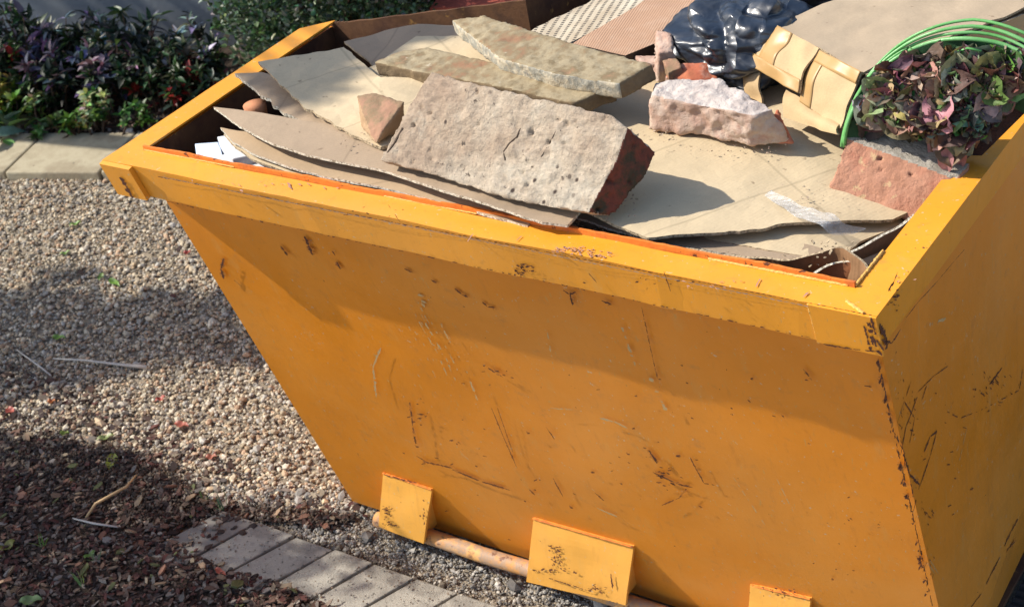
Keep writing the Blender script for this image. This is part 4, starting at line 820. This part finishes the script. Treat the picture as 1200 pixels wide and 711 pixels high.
stones('gravel', poisson(GRV, int(area(GRV) / .0090 ** 2 * .95)), .0099, STP, 'loose tan and grey gravel covering the drive left of the skip', 'gravel')
# grey grit and crushed rubble by the skip's foot
GRT = [(-.45, .24), (-.1, .36), (.30, .42), (.5, .34), (1.3, .33), (1.5, .0), (.9, -.2), (.55, .10), (.5, .2), (-.15, .20)]
stones('grit', poisson(GRT, 15000), .0062, [(.30, .28, .25), (.20, .19, .175), (.42, .39, .34), (.14, .13, .12), (.36, .31, .24)], 'dark grey grit and crushed rubble along the foot of the skip', 'grit')
stones('grit', poisson(GRT, 170), .017, [(.30, .28, .25), (.20, .19, .175), (.44, .41, .36), (.14, .13, .12)], 'larger grey rubble lumps lying in the grit beside the skip', 'grit')
# soil mound over the lower ends of the pavers
MUL = g2([(-60, 500), (0, 505), (90, 520), (170, 535), (250, 590), (330, 598), (420, 606), (400, 625), (300, 612), (235, 612), (195, 632), (240, 662), (330, 690), (400, 722), (470, 800), (-60, 800)])
soil = noisy('dark soil', [(.03, .02, .014), (.06, .042, .03), (.10, .07, .05)], 40, .97, 1, .008, 160)
VS = []; FS = []; st = .012
mx = np.array(MUL); xs = np.arange(mx[:, 0].min(), mx[:, 0].max(), st); ys = np.arange(mx[:, 1].min(), mx[:, 1].max(), st); nx = len(xs)
def mh(x, y): return gz(x, y) + .004 + .016 * min(1, max(0, (.10 - y) / .12)) + .006 * noise.noise(Vector((x * 14, y * 14, 4)))
ok = {}
for j, y in enumerate(ys):
    for i, x in enumerate(xs): VS.append((x, y, mh(x, y))); ok[(i, j)] = inside(x + .008 * noise.noise(Vector((x * 40, y * 40, 0))), y, MUL)
for j in range(len(ys) - 1):
    for i in range(nx - 1):
        if ok[(i, j)] and ok[(i + 1, j)] and ok[(i, j + 1)] and ok[(i + 1, j + 1)]: q = j * nx + i; FS.append([q, q + 1, q + nx + 1, q + nx])
props(build('soil', VS, FS, soil, loc=(0, 0, 0), smooth=True), kind='structure')
def chips(name, P, size, pal_, label, cat, zf=gz, lift=.012):
    V = []; F_ = []; C_ = []
    for q in P:
        L = size * min(1.8, rng.lognormal(0, .35)); w = L * rng.uniform(.25, .6); t = L * rng.uniform(.06, .16); a = rng.uniform(0, 6.28); tl = rng.uniform(-.5, .5); d = np.array([math.cos(a) * math.cos(tl), math.sin(a) * math.cos(tl), math.sin(tl)]); s = np.cross([0, 0, 1], d); s /= np.linalg.norm(s); s = s * math.cos(tl * .7) + np.array([0, 0, math.sin(rng.uniform(-.5, .5))]); n = np.cross(d, s)
        c = np.array([q[0], q[1], zf(q[0], q[1]) + rng.uniform(.001, lift)]); k = len(V)
        for (a1, a2, a3) in ((-1, -.7, 0), (-.6, .8, .3), (.3, 1, .1), (1, .2, -.1), (.5, -.9, .2), (-.4, -1, .3)):
            V.append(c + d * L * .5 * a1 * rng.uniform(.8, 1.1) + s * w * .5 * a2 * rng.uniform(.75, 1.1) + n * t * a3)
        for i in range(6): V.append(V[k + i] - n * t)
        F_ += [[k + i for i in range(6)][::-1], [k + 6 + i for i in range(6)]] + [[k + i, k + (i + 1) % 6, k + 6 + (i + 1) % 6, k + 6 + i] for i in range(6)]
        col = np.array(pal_[rng.integers(0, len(pal_))]) * rng.uniform(.6, 1.35); C_ += [col] * 12
    V, F_ = np.array(V), F_
    return props(build(name, V, F_, M['stone'], None, cols=C_, loc=(0, 0, 0)), label, cat, kind='stuff')
BRK0 = [(.13, .065, .045), (.09, .05, .035), (.19, .10, .065), (.24, .15, .10), (.06, .035, .028), (.28, .20, .14), (.16, .06, .045), (.33, .26, .20), (.11, .085, .07)]
BRK = [tuple(np.array(c_) * [.62, .66, .72]) for c_ in BRK0]
chips('bark_mulch', poisson(MUL, 7800), .0165, BRK, 'reddish brown bark chips and dead leaf litter in the lower left corner', 'mulch', mh)
EDG = g2([(-40, 420), (60, 440), (150, 470), (190, 500), (300, 560), (420, 590), (440, 612), (300, 610), (180, 545), (0, 515), (-40, 510)])
chips('leaf_litter', poisson(MUL, 300), .022, [(.24, .16, .10), (.30, .23, .15), (.20, .10, .065), (.17, .155, .14), (.14, .15, .06)], 'mixed tan leaf litter lying on the bark chips', 'leaf litter', mh, .022)
chips('bark_mulch', poisson(EDG, 900), .019, BRK + [(.3, .25, .18)], 'sparser bark chips scattered over the gravel beside the bark bed', 'mulch')
chips('bark_mulch', poisson(GRV, 420), .017, BRK, 'few brown chips strewn across the open gravel', 'mulch', lift=.016)
stones('soil_crumbs', poisson(MUL, 9000), .0065, [(.05, .035, .025), (.09, .065, .045), (.14, .11, .08), (.03, .022, .018)], 'dark soil crumbs between the bark chips', 'soil', zoff=.2, m=M['stone']).location.z = .012
# pavers
pav = noisy('grey concrete paver', [(.17, .16, .14), (.28, .265, .23), (.37, .35, .30), (.24, .225, .195), (.33, .31, .265)], 9, .95, .9, .004, 240, speck=(85, .62, (.12, .11, .095)))
pd = noisy('dirty paver', [(.13, .12, .105), (.20, .185, .165), (.15, .135, .12)], 12, .95, .6, .002, 200)
lbl = ['leftmost grey paver of the row, dirtiest and almost buried in bark', 'second grey paver from the buried end, half in leaf shade', 'third grey paver from the buried end, wholly shaded', 'middle grey paver of the row, dappled with shade', 'grey paver right of the middle one, lit at its lower end', 'pale sunlit grey paver, next to last before the picture edge', 'last pale paver at the bottom edge of the picture', 'paver beyond the last one, mostly cut off by the bottom edge']
for i in range(8):
    xt = -.258 + .1215 * i; sh = -.055; a = .0045
    def c4(z, ins=0): return [np.array([xt + a + ins, .188 - ins + .002 * math.sin(i * 3), z]), np.array([xt + .1215 - a - ins, .188 - ins + .002 * math.sin(i * 3), z]), np.array([xt + .1215 - a - ins + sh * 1.45, -.012 + ins, z]), np.array([xt + a + ins + sh * 1.45, -.012 + ins, z])]
    tl = .0025 * math.sin(i * 2.3); V, Fc = fix_normals(*hexm([p + [0, 0, .017 + tl * (1 if k_ < 2 else -1)] for k_, p in enumerate(c4(0))], c4(-.03)))
    o = build('paver', V, Fc, pd if i in (0,) else pav); bv = o.modifiers.new('b', 'BEVEL'); bv.width = .0025; bv.segments = 2; props(o, lbl[i], 'paver', 'concrete pavers in a row by the skip')
JN = [(xx, yy) for xx, yy in ((-.34, .03), (.55, .03), (.60, .20), (-.27, .20))]
stones('joint_grit', poisson([(-.30, .17), (.62, .17), (.62, .205), (-.30, .205)], 900), .008, [(.12, .10, .08), (.2, .17, .13), (.07, .055, .045)], 'dark grit packed along the upper ends of the pavers', 'grit')
stones('joint_grit', poisson([(-.33, .02), (.58, .02), (.64, .19), (-.27, .19)], 300), .0042, [(.16, .14, .12), (.36, .33, .27), (.22, .16, .11)], 'fine grit scattered on top of the pavers', 'grit').location.z = .019
chips('bark_mulch', poisson([(-.42, .0), (-.20, .0), (-.13, .17), (-.30, .22)], 120), .020, BRK, 'bark chips strewn over the buried end of the paver row', 'mulch', lambda x, y: .017, .006)
# kerb slabs
kc = noisy('concrete edging', [(.22, .19, .13), (.35, .30, .205), (.42, .37, .26), (.30, .25, .17), (.39, .34, .235)], 5, .93, .9, .003, 130, speck=(45, .68, (.17, .14, .10)))
for i in range(13):
    s0 = -1.55 + .395 * i; a = .004; w = .003 * math.sin(i * 2.7)
    T = [kp(s0 + a, w, .030), kp(s0 + .395 - a, w, .030), kp(s0 + .395 - a, .285, .034), kp(s0 + a, .285, .034)]; Bq = [p * [1, 1, 0] - [0, 0, .03] for p in T]
    V, Fc = fix_normals(*hexm(T, Bq)); o = build('kerb_slab', V, Fc, kc); bv = o.modifiers.new('b', 'BEVEL'); bv.width = .006; bv.segments = 2
    props(o, kind='structure')
# bed soil, litter
V = []; Fc = []; 
for j in range(15):
    for i in range(60): s, n = -1.6 + .1 * i, .283 + .055 * j; q = kp(s, n); V.append((q[0], q[1], .012 + .03 * min(1, j / 3) + .02 * noise.noise(q * 5)))
for j in range(14):
    for i in range(59): q = j * 60 + i; Fc.append([q, q + 1, q + 61, q + 60])
props(build('bed_soil', V, Fc, soil, loc=(0, 0, 0), smooth=True), kind='structure')
bz_ = lambda x, y: .012 + .03 * min(1, max(0, (knd((x, y))[1] - .283) / .165)) + .02 * noise.noise(Vector((x * 5, y * 5, 0)))
BED = [tuple(kp(-.8, .285)[:2]), tuple(kp(1.2, .285)[:2]), tuple(kp(1.2, .75)[:2]), tuple(kp(-.8, .75)[:2])]
chips('leaf_litter', poisson(BED, 1800), .026, BRK + [(.38, .24, .17), (.42, .30, .22), (.30, .14, .09)], 'dead brown leaf litter along the front of the planted bed', 'leaf litter', bz_)
stones('litter_stones', poisson([tuple(kp(-.8, .27)[:2]), tuple(kp(1.2, .27)[:2]), tuple(kp(1.2, .36)[:2]), tuple(kp(-.8, .36)[:2])], 260), .02, [(.4, .36, .33), (.5, .46, .42), (.3, .2, .16)], 'small pale stones along the back edge of the kerb', 'stones', zoff=1.2)
# rear wall of the bed
wl_m = noisy('blue grey render', [(.20, .225, .245), (.25, .275, .295), (.22, .245, .27)], 2.5, .85, .35, .004, 60)
V, Fc = hexm([kp(-7, .98, 2.3), kp(5, .98, 2.3), kp(5, 1.2, 2.3), kp(-7, 1.2, 2.3)], [kp(-7, .98, -.1), kp(5, .98, -.1), kp(5, 1.2, -.1), kp(-7, 1.2, -.1)])
props(build('garden_wall', *fix_normals(V, Fc), wl_m), 'smooth blue grey rendered wall behind the planted bed', 'wall')
# red planter seen over the back wall of the skip
rp = gp(568, 3, .80);  rc = noisy('red painted trough', [(.30, .06, .04), (.38, .09, .06), (.24, .05, .035)], 9, .7, .3)
c = kp(2.02, .66, 0)
def trough():
    parts = []
    for s0, s1 in ((-.46, .42),):
        top = [c + np.append(KD_ * a + KN * b, 0) + [0, 0, .37] for a, b in ((s0, -.14), (s1, -.14), (s1, .14), (s0, .14))]; bot = [c + np.append(KD_ * a * .94 + KN * b * .8, 0) for a, b in ((s0, -.14), (s1, -.14), (s1, .14), (s0, .14))]
        parts.append(fix_normals(*hexm(top, bot)))
    return merge(parts)
props(build('planter', *trough(), rc), 'brick red trough standing behind the rusty back wall of the skip at the top edge', 'planter')

# ------------------------------------------------------------------ shrubs
def shrub(name, base, H, Rx, Ry, nst, npl, L, w, palette, label, cat, group=None, seed=0, droop=.3, fill=1.0, rosette=7, lean=(0, 0)):
    r_ = random.Random(seed); base = np.array(base, float); t = thing(name, base, label, cat, group); lf = Leaves(); stems = []
    for s in range(nst):
        a = r_.uniform(0, 6.283); q = r_.random() ** .5; tip = base + np.array([math.cos(a) * Rx * q, math.sin(a) * Ry * q, H * (1 - .45 * q * q) * r_.uniform(.55, 1.05)]) + np.array([lean[0], lean[1], 0]) * r_.random()
        st_ = base + np.array([math.cos(a) * .04, math.sin(a) * .04, 0]) * r_.random() * 2; mid = (st_ + tip) / 2 + np.array([0, 0, H * .12]) + rv(r_) * .02
        path = [st_, mid, tip]; stems.append(tube(path, [.0045, .0032, .0016], 5))
        base_col = r_.choice(palette)
        for k in range(npl):
            tt = 1 - (r_.random() ** 1.5) * .75 * fill; p = st_ + (mid - st_) * 2 * tt if tt < .5 else mid + (tip - mid) * (2 * tt - 1)
            for _ in range(rosette if k == 0 else 2):
                d = rv(r_, -.25 if k else -.1); d = d + np.array([0, 0, .15]); col = [x * r_.uniform(.65, 1.4) for x in (base_col if r_.random() < .75 else r_.choice(palette))]
                ll = L * r_.uniform(.6, 1.25); lf.add(p + rv(r_) * .004, d, np.array([0, 0, 1]) + rv(r_) * .5, ll, w * ll / L, col, droop * r_.uniform(.3, 1.5), .22)
    build('foliage', lf.V, lf.F, M['leaf'], t, cols=lf.C, smooth=True); build('stems', *merge(stems), M['bark'], t, smooth=True); return t
gSh = 'shrubs in the planted bed'
DG = [(.018, .035, .015), (.03, .06, .022), (.022, .045, .028), (.05, .09, .03)]; LV = [(.26, .29, .37), (.36, .39, .47), (.10, .12, .13), (.06, .08, .07), (.04, .06, .05), (.03, .05, .03)]; PU = [(.12, .08, .12), (.20, .16, .21), (.05, .045, .05), (.34, .32, .40), (.04, .06, .04)]
VR = [(.10, .20, .04), (.30, .36, .17), (.18, .28, .07), (.42, .44, .26), (.06, .12, .03)]; RD = [(.25, .025, .02), (.14, .02, .015), (.04, .07, .02), (.03, .05, .02)]; YG = [(.22, .26, .04), (.14, .22, .03), (.32, .30, .06), (.07, .12, .03)]
def bp_(u, v, n):                                # a spot in the bed, straight below the pixel (u, v)
    lo = gp(u, v, .05); c0 = np.array([CP[0], CP[1]]); d = lo[:2] - c0; # slide along the view line to depth n
    s0, n0 = knd(c0); s1, n1 = knd(lo); f = (n - n0) / (n1 - n0); q = c0 + d * f; return np.array([q[0], q[1], bz_(q[0], q[1]) - .01])
shr = [
 ('shrub', (20, 60), .62, .40, .22, .16, 34, 9, .06, .022, DG + PU[:2], 'dark shrub with greyish tips filling the top left corner', .1),
 ('shrub', (95, 50), .66, .36, .20, .12, 24, 7, .06, .022, LV + DG, 'tallest dark shrub with lavender grey leaf clusters, left of the gap showing the wall', .3),
 ('shrub', (165, 60), .62, .37, .19, .13, 24, 7, .058, .021, LV[1:] + DG, 'shrub with bluish grey leaf rosettes in front of the blue grey wall', .3),
 ('shrub', (222, 60), .58, .33, .15, .12, 24, 7, .05, .019, LV + DG + DG[3:] , 'shrub of silvery tips and dark green leaves nearest the far end of the rim', .3),
 ('shrub', (200, 100), .47, .26, .20, .10, 26, 9, .045, .018, DG + RD[:1] + DG, 'low dark shrub with a few crimson leaves behind the left side rim', .2),
 ('shrub', (245, 95), .45, .22, .16, .09, 20, 8, .045, .018, RD + DG, 'low shrub with dark red leaves right beside the left side rim', .2),
 ('shrub', (60, 90), .48, .27, .20, .10, 26, 9, .05, .02, DG + PU, 'purplish dark low shrub between the yellow green plant and the variegated one', .2),
 ('shrub', (130, 85), .48, .30, .18, .10, 26, 9, .045, .02, PU + DG, 'purple grey leaved shrub right above the variegated plant', .2),
 ('shrub', (5, 118), .40, .20, .11, .08, 18, 8, .045, .022, YG + DG[3:], 'yellow green bushy plant at the left edge of the picture', .2),
 ('shrub', (8, 75), .5, .32, .10, .08, 16, 8, .045, .02, VR[:1] + DG + RD[:1], 'mid green plant with a red flower at the left edge of the picture', .2),
]
for i, (nm, uv, n, H, rx, ry, ns, npl, L, w, pal_, lab, fl) in enumerate(shr): shrub(nm, bp_(*uv, n), H, rx, ry, ns, npl, L, w, pal_, lab, 'shrub', gSh, seed=i + 3, fill=1.15)
shrub('variegated_plant', gp(118, 148, .03), .17, .085, .06, 20, 6, .032, .017, VR, 'small sunlit plant with cream edged green leaves near the kerb', 'plant', seed=40)
shrub('variegated_plant', gp(50, 142, .03), .17, .07, .05, 16, 6, .035, .017, VR + DG, 'small cream and green plant left of the sunlit one, farther back in shade', 'plant', seed=41)
shrub('bedding_plant', gp(92, 158, .03), .07, .06, .04, 9, 4, .035, .018, YG + VR[:1], 'low bright yellow green plant at the kerb edge', 'plant', seed=42)
shrub('bedding_plant', gp(165, 150, .03), .09, .06, .04, 9, 4, .035, .018, [(.08, .17, .03), (.05, .1, .03)], 'small green plant close to the corner of the skip', 'plant', seed=43)
shrub('broad_leaf_plant', gp(14, 162, .03), .07, .08, .05, 5, 2, .10, .05, [(.16, .26, .10), (.10, .2, .06), (.24, .32, .16)], 'plant with broad pale green leaves drooping over the kerb at the left', 'plant', seed=44, rosette=2)
shrub('bedding_plant', gp(60, 156, .03), .06, .06, .04, 8, 3, .04, .02, [(.05, .12, .03), (.09, .18, .05)], 'dark green creeping plant at the kerb between two brighter ones', 'plant', seed=45)
# clipped pale hedge behind the skip
hg = gp(400, 25, .62); s_, n_ = knd(hg)
hc = kp(1.16, .62, .03)
t = thing('hedge', hc, 'dense small leaved hedge, silvery green, behind the far rim of the skip', 'hedge'); lf = Leaves(); r_ = random.Random(5); stems = []
hp = [(.025, .055, .02), (.05, .10, .035), (.09, .16, .07), (.16, .24, .14), (.22, .28, .20), (.035, .07, .03)]
# lumpy crown sized from the photo: left edge at u=275, right beyond the trough
HW = .42; HH = .80
for k in range(15000):
    a = r_.uniform(0, 6.283); ph = r_.uniform(-.1, 1); q = r_.random() ** .22
    x = math.cos(a) * math.sqrt(max(0, 1 - max(0, ph) ** 3)) * q; y = math.sin(a) * math.sqrt(max(0, 1 - max(0, ph) ** 3)) * q; z = .42 + .58 * ph * q if r_.random() < .55 else r_.uniform(.05, .5)
    lum = 1 + .22 * noise.noise(Vector((x * 2.6, y * 2.6, z * 4)))
    p = hc + np.append(KD_ * x * HW * lum + KN * y * .32 * lum, HH * z * lum); d = rv(r_); d = d + np.array([x, y, .5]); L = r_.uniform(.016, .03)
    lf.add(p, d, rv(r_), L, L * .6, [c_ * r_.uniform(.7, 1.3) for c_ in r_.choice(hp)], .2, .2)
for k in range(24):
    a = r_.uniform(0, 6.283); q = r_.random() ** .5; stems.append(tube([hc + [0, 0, -.02], hc + np.append(KD_ * math.cos(a) * q * HW * .4 + KN * math.sin(a) * q * .1, .35), hc + np.append(KD_ * math.cos(a) * q * HW * .7 + KN * math.sin(a) * q * .15, .62)], [.012, .008, .003], 6))
build('foliage', lf.V, lf.F, M['leaf'], t, cols=lf.C, smooth=True); build('stems', *merge(stems), M['bark'], t, smooth=True)

# ------------------------------------------------------------------ single fallen leaves and twigs
def fallen(u, v, L, w, col, ang, label, grp='fallen leaves on the gravel', z=.014, curl=.35, name='fallen_leaf'):
    p = gp(u, v, z); d = np.array([math.cos(ang), math.sin(ang), .12]); lf = Leaves(); c0 = p - d * L / 2
    sd = np.cross(d, [0, 0, 1]); sd /= np.linalg.norm(sd); V = []; Fc = []; C_ = []; N = 9
    for i in range(N + 1):
        t = i / N; ww = w * math.sin(math.pi * min(.98, t * .93 + .04)) ** .8 * (1 + .12 * math.sin(i * 2.3)); c = c0 + d * L * t + np.array([0, 0, -curl * L * (t - .4) ** 2 + .004 * math.sin(i)])
        V += [c - sd * ww / 2 + [0, 0, w * .16], c - sd * ww * .25 + [0, 0, w * .06], c, c + sd * ww * .25 + [0, 0, w * .05], c + sd * ww / 2 + [0, 0, w * .14]]; C_ += [[x * (1 + .15 * math.sin(i * 1.7)) for x in col]] * 5
    for i in range(N):
        for k in range(4): a = 5 * i + k; Fc.append([a, a + 1, a + 6, a + 5])
    o = build(name, V, Fc, M['leaf'], cols=C_, smooth=True); return props(o, label, 'leaf', grp)
GR = (.16, .30, .05); YL = (.30, .33, .04); RDL = (.42, .09, .06)
fallen(131, 540, .062, .030, YL, 2.2, 'bright yellow green leaf standing among the bark chips'); fallen(10, 560, .055, .032, (.22, .30, .05), .6, 'yellow green leaf at the left edge beside the bark')
fallen(123, 512, .05, .020, (.22, .26, .09), .7, 'pale green leaf lying just above the bright yellow green one'); fallen(68, 395, .05, .022, GR, .2, 'green leaf in the shaded band of gravel near the left'); fallen(133, 330, .075, .022, GR, -.3, 'green sprig like leaf at the upper edge of the shaded gravel band')
fallen(118, 324, .035, .018, (.22, .36, .08), 2.0, 'short bright leaf touching the green sprig'); fallen(88, 262, .04, .018, GR, .9, 'small green leaf on the sunny gravel below the kerb'); fallen(76, 296, .035, .014, GR, .8, 'tiny green leaf above the shaded gravel band')
fallen(12, 481, .045, .024, RDL, -.3, 'red leaf at the left edge of the sunlit gravel'); fallen(212, 497, .05, .022, (.40, .12, .08), .1, 'red brown leaf in the middle of the sunlit gravel patch'); fallen(188, 467, .03, .02, RDL, 1.0, 'small red leaf at the top of the sunlit gravel patch'); fallen(247, 535, .032, .02, (.45, .17, .11), .4, 'small orange red leaf low in the sunlit gravel patch')
fallen(219, 296, .025, .02, (.48, .10, .08), .4, 'small red leaf on gravel beside the sloping skip panel'); fallen(60, 470, .026, .018, (.5, .17, .05), .4, 'small orange leaf at the lower edge of the shaded band'); fallen(258, 669, .045, .014, (.55, .14, .08), -.2, 'orange red sliver of leaf on the edge of the pavers', z=.028)
fallen(35, 703, .06, .03, (.20, .30, .10), .5, 'grey green leaf at the very bottom left', z=.035); fallen(105, 650, .035, .016, GR, 1.2, 'small green leaf deep in the bark below the curved twig', z=.03); fallen(75, 507, .03, .016, (.25, .33, .05), .3, 'small lime leaf on the boundary of gravel and bark'); fallen(8, 640, .05, .03, (.24, .24, .05), 1.4, 'dull yellow leaf at the left edge near the bottom', z=.03)
def twig(P, rad, m, label):
    o = build('twig', *tube([gp(*q) for q in P], rad, 6), m, smooth=True); props(o, label, 'twig', 'twigs lying on the ground')
strw = noisy('dry straw', [(.42, .27, .13), (.5, .36, .2)], 40, .7, .3); gtw = noisy('pale twig', [(.45, .42, .38), (.55, .5, .44)], 40, .7, .3)
twig([(101, 606, .03), (112, 590, .045), (130, 580, .05), (148, 570, .055), (160, 556, .06)], [.003, .004, .004, .0035, .002], strw, 'curved tan twig lying on the bark chips')
twig([(62, 420, .018), (100, 422, .02), (140, 427, .02), (172, 430, .022)], [.002, .003, .004, .006], gtw, 'straight pale twig with a thick end in the shaded gravel')
twig([(20, 410, .018), (45, 428, .02), (60, 440, .02)], [.002, .003, .002], gtw, 'thin grey twig left of the straight pale one'); twig([(85, 607, .03), (110, 613, .034), (138, 617, .03)], [.002, .003, .0025], gtw, 'short grey twig below the curved tan one')
# grass tufts
def tuft(u, v, h, n, label, col, seed, z=.01):
    b = gp(u, v, z); r_ = random.Random(seed); lf = Leaves()
    for _ in range(n): d = np.array([r_.uniform(-.5, .5), r_.uniform(-.5, .5), 1]); lf.add(b + rv(r_) * .006, d, rv(r_), h * r_.uniform(.5, 1), .004, [c_ * r_.uniform(.8, 1.3) for c_ in col], .35, .1)
    props(build('grass_tuft', lf.V, lf.F, M['leaf'], cols=lf.C), label, 'grass', 'grass tufts at the edge of the bark')
tuft(262, 600, .07, 7, 'green grass tuft by the upper edge of the pavers', (.07, .16, .06), 1); tuft(240, 585, .05, 6, 'small grass tuft just left of the taller one', (.10, .2, .05), 2); tuft(95, 685, .06, 9, 'pale grass tuft in the bark near the bottom left', (.2, .3, .12), 3, .03); tuft(50, 640, .05, 7, 'grass tuft in the bark left of the pale one', (.12, .22, .06), 4, .03); tuft(112, 656, .04, 6, 'low grass tuft near the middle of the bark', (.14, .2, .1), 5, .03)
# ribbed black mat right of the skip
MX0, MX1, MY0, MY1 = 1.56, 2.3, .35, 1.5; prof = []
V = []; Fc = []; a0 = 0.0
NR = 52; 
for i in range(NR + 1):
    y = MY0 + (MY1 - MY0) * i / NR; 
    for zz, dy in ((.012, 0), (.018, .004), (.018, .012), (.012, .016)): V += [(MX0, y + dy, zz), (MX1, y + dy, zz)]
for i in range(len(V) // 2 - 1): k = 2 * i; Fc.append([k, k + 1, k + 3, k + 2])
props(build('rubber_mat', V, Fc, noisy('black rubber', [(.015, .017, .02), (.03, .033, .037)], 30, .6, .2)), 'black ribbed mat on the ground under the right side of the skip', 'mat')

# ------------------------------------------------------------------ trees to the left whose crowns shade the ground
def shade_tree(targets, trunk_xy, label, seed, L=.075, limbs=9, group='garden trees beside the drive'):
    """targets: list of (point sampler, count, tmin, tmax); leaves hang on the sun's path above each point"""
    r_ = random.Random(seed); lf = Leaves(); pts_ = []
    for smp, cnt, t0, t1, LL in targets:
        for _ in range(cnt):
            g = smp(r_)
            if g is None: continue
            p = g - SUN * r_.uniform(t0, t1); pts_.append(p); g1 = r_.choice([(.04, .09, .02), (.06, .12, .03), (.09, .15, .04)])
            lf.add(p, rv(r_), rv(r_, .2), LL * r_.uniform(.6, 1.3), LL * .5, g1, .2, .15)
    P = np.array(pts_); base = np.array([trunk_xy[0], trunk_xy[1], 0]); cen_ = P.mean(0); t = thing('garden_tree', base, label, 'tree', group)
    fork = base * .6 + np.array([cen_[0], cen_[1], 0]) * .4 + np.array([0, 0, max(1.2, P[:, 2].min() * .8)])
    build('trunk', *tube([base - [0, 0, .05], base + (fork - base) * .5 + rv(r_) * .03, fork], [.07, .055, .045], 10), M['bark'], t, smooth=True)
    for i in range(limbs):
        q = P[r_.randrange(len(P))]; build('branch', *tube([fork, (fork + q) / 2 + np.array([0, 0, .1]) + rv(r_) * .06, q], [.028, .015, .004], 6), M['bark'], t, smooth=True)
    build('crown', lf.V, lf.F, M['leaf'], t, cols=lf.C); return t
def in_px(poly_, z=0.0, dens=None):
    x0 = min(p[0] for p in poly_); x1 = max(p[0] for p in poly_); y0 = min(p[1] for p in poly_); y1 = max(p[1] for p in poly_)
    def f(r_):
        for _ in range(60):
            u, v = r_.uniform(x0, x1), r_.uniform(y0, y1)
            if inside(u, v, poly_) and (dens is None or dens(u, v, r_)): return gp(u, v, z)
        return None
    return f
band = in_px([(-120, 345), (0, 342), (60, 338), (140, 346), (240, 343), (282, 340), (300, 372), (325, 400), (330, 425), (260, 428), (190, 430), (110, 452), (0, 470), (-120, 475)])
upper = in_px([(40, 312), (110, 312), (130, 330), (60, 334)])
lower = in_px([(-120, 510), (0, 512), (80, 522), (135, 530), (190, 552), (215, 590), (290, 612), (330, 640), (380, 655), (400, 668), (330, 680), (300, 800), (-120, 800)], dens=lambda u, v, r_: noise.noise(Vector((u / 26, v / 18, 3))) > -.13)
dapp = in_px([(300, 590), (450, 610), (520, 670), (480, 711), (330, 700)], dens=lambda u, v, r_: noise.noise(Vector((u / 22, v / 7, 9))) > .12)
def bedshade(r_):
    s, n = r_.uniform(-2.6, 2.6), r_.uniform(.43, 2.6)
    if s > .72 and n < 1.0 and r_.random() < .88: return None
    if n < .95 and noise.noise(Vector((s * 7, n * 7, 5))) < -.22: return None
    if n < .56 and r_.random() < .45 and noise.noise(Vector((s * 6, n * 6, 2))) > -.1: return None
    return kp(s, n)
shade_tree([(band, 1500, 3.0, 3.6, .075), (upper, 60, 3.0, 3.5, .06)], (-4.4, -.1), 'young tree standing left of the gravel drive', 1)
shade_tree([(lower, 1700, 2.9, 3.5, .07), (dapp, 110, 2.8, 3.3, .05)], (-3.6, -1.4), 'young tree beside the bark bed', 2)
shade_tree([(bedshade, 6500, 3.6, 4.8, .09)], (-7.0, .6), 'leafy tree at the end of the planted bed', 3, limbs=14)
# unseen leaf group, added to shade the cardboard at the back left
def upsh(poly_, z): 
    f0 = in_px(poly_)
    x0 = min(p[0] for p in poly_); x1 = max(p[0] for p in poly_); y0 = min(p[1] for p in poly_); y1 = max(p[1] for p in poly_)
    def f(r_):
        for _ in range(60):
            u, v = r_.uniform(x0, x1), r_.uniform(y0, y1)
            if inside(u, v, poly_): return px(u, v, z)
        return None
    return f
shade_tree([(upsh([(285, 66), (400, 50), (400, 90), (350, 116), (318, 100)], .075), 260, 3.4, 3.9, .06), (upsh([(400, 40), (495, 22), (560, 20), (520, 45), (480, 50), (440, 76), (402, 88)], .055), 260, 3.4, 3.9, .06), (upsh([(270, 84), (310, 82), (350, 105), (340, 112)], .05), 80, 3.4, 3.9, .05)], (-4.7, 1.3), 'unseen slender tree added to shade the cardboard at the back left', 4, limbs=5)

# ------------------------------------------------------------------ light, sky, camera
wd_ = bpy.data.worlds.new('World'); S.world = wd_; wd_.use_nodes = True; nt = wd_.node_tree; bg = nt.nodes['Background']
sk = nt.nodes.new('ShaderNodeTexSky'); sk.sky_type = 'NISHITA'; sk.sun_disc = False; el = math.asin(-SUN[2]); dirx, diry = -SUN[0], -SUN[1]
sk.sun_elevation = el; sk.sun_rotation = math.atan2(dirx, diry); sk.altitude = 100; sk.air_density = 1.0; sk.dust_density = 1.5
nt.links.new(sk.outputs[0], bg.inputs[0]); bg.inputs[1].default_value = .13
sl = bpy.data.lights.new('sun', 'SUN'); sl.energy = 4.3; sl.angle = math.radians(.53); sl.color = (1, .93, .82); so = bpy.data.objects.new('sun', sl); COL.objects.link(so)
so.rotation_euler = Vector(SUN).to_track_quat('-Z', 'Y').to_euler(); so.location = (-6, -3, 7)
cam = bpy.data.cameras.new('camera'); co = bpy.data.objects.new('camera', cam); COL.objects.link(co); S.camera = co
cam.sensor_width = 36; cam.lens = 36 * F / 1200; cam.clip_end = 1000; cam.clip_start = .05
Rm = Matrix([[R[0][0], -R[0][1], -R[0][2]], [R[1][0], -R[1][1], -R[1][2]], [R[2][0], -R[2][1], -R[2][2]]]).to_4x4()
co.matrix_world = Matrix.Translation(Vector(CP)) @ Rm
cam.dof.use_dof = True; cam.dof.focus_distance = 2.75; cam.dof.aperture_fstop = 11
S.render.engine = 'CYCLES'; S.view_settings.view_transform = 'Standard'; S.view_settings.look = 'None'; S.view_settings.gamma = 1; S.view_settings.exposure = 0.6
S.render.resolution_x = 1024; S.render.resolution_y = 606
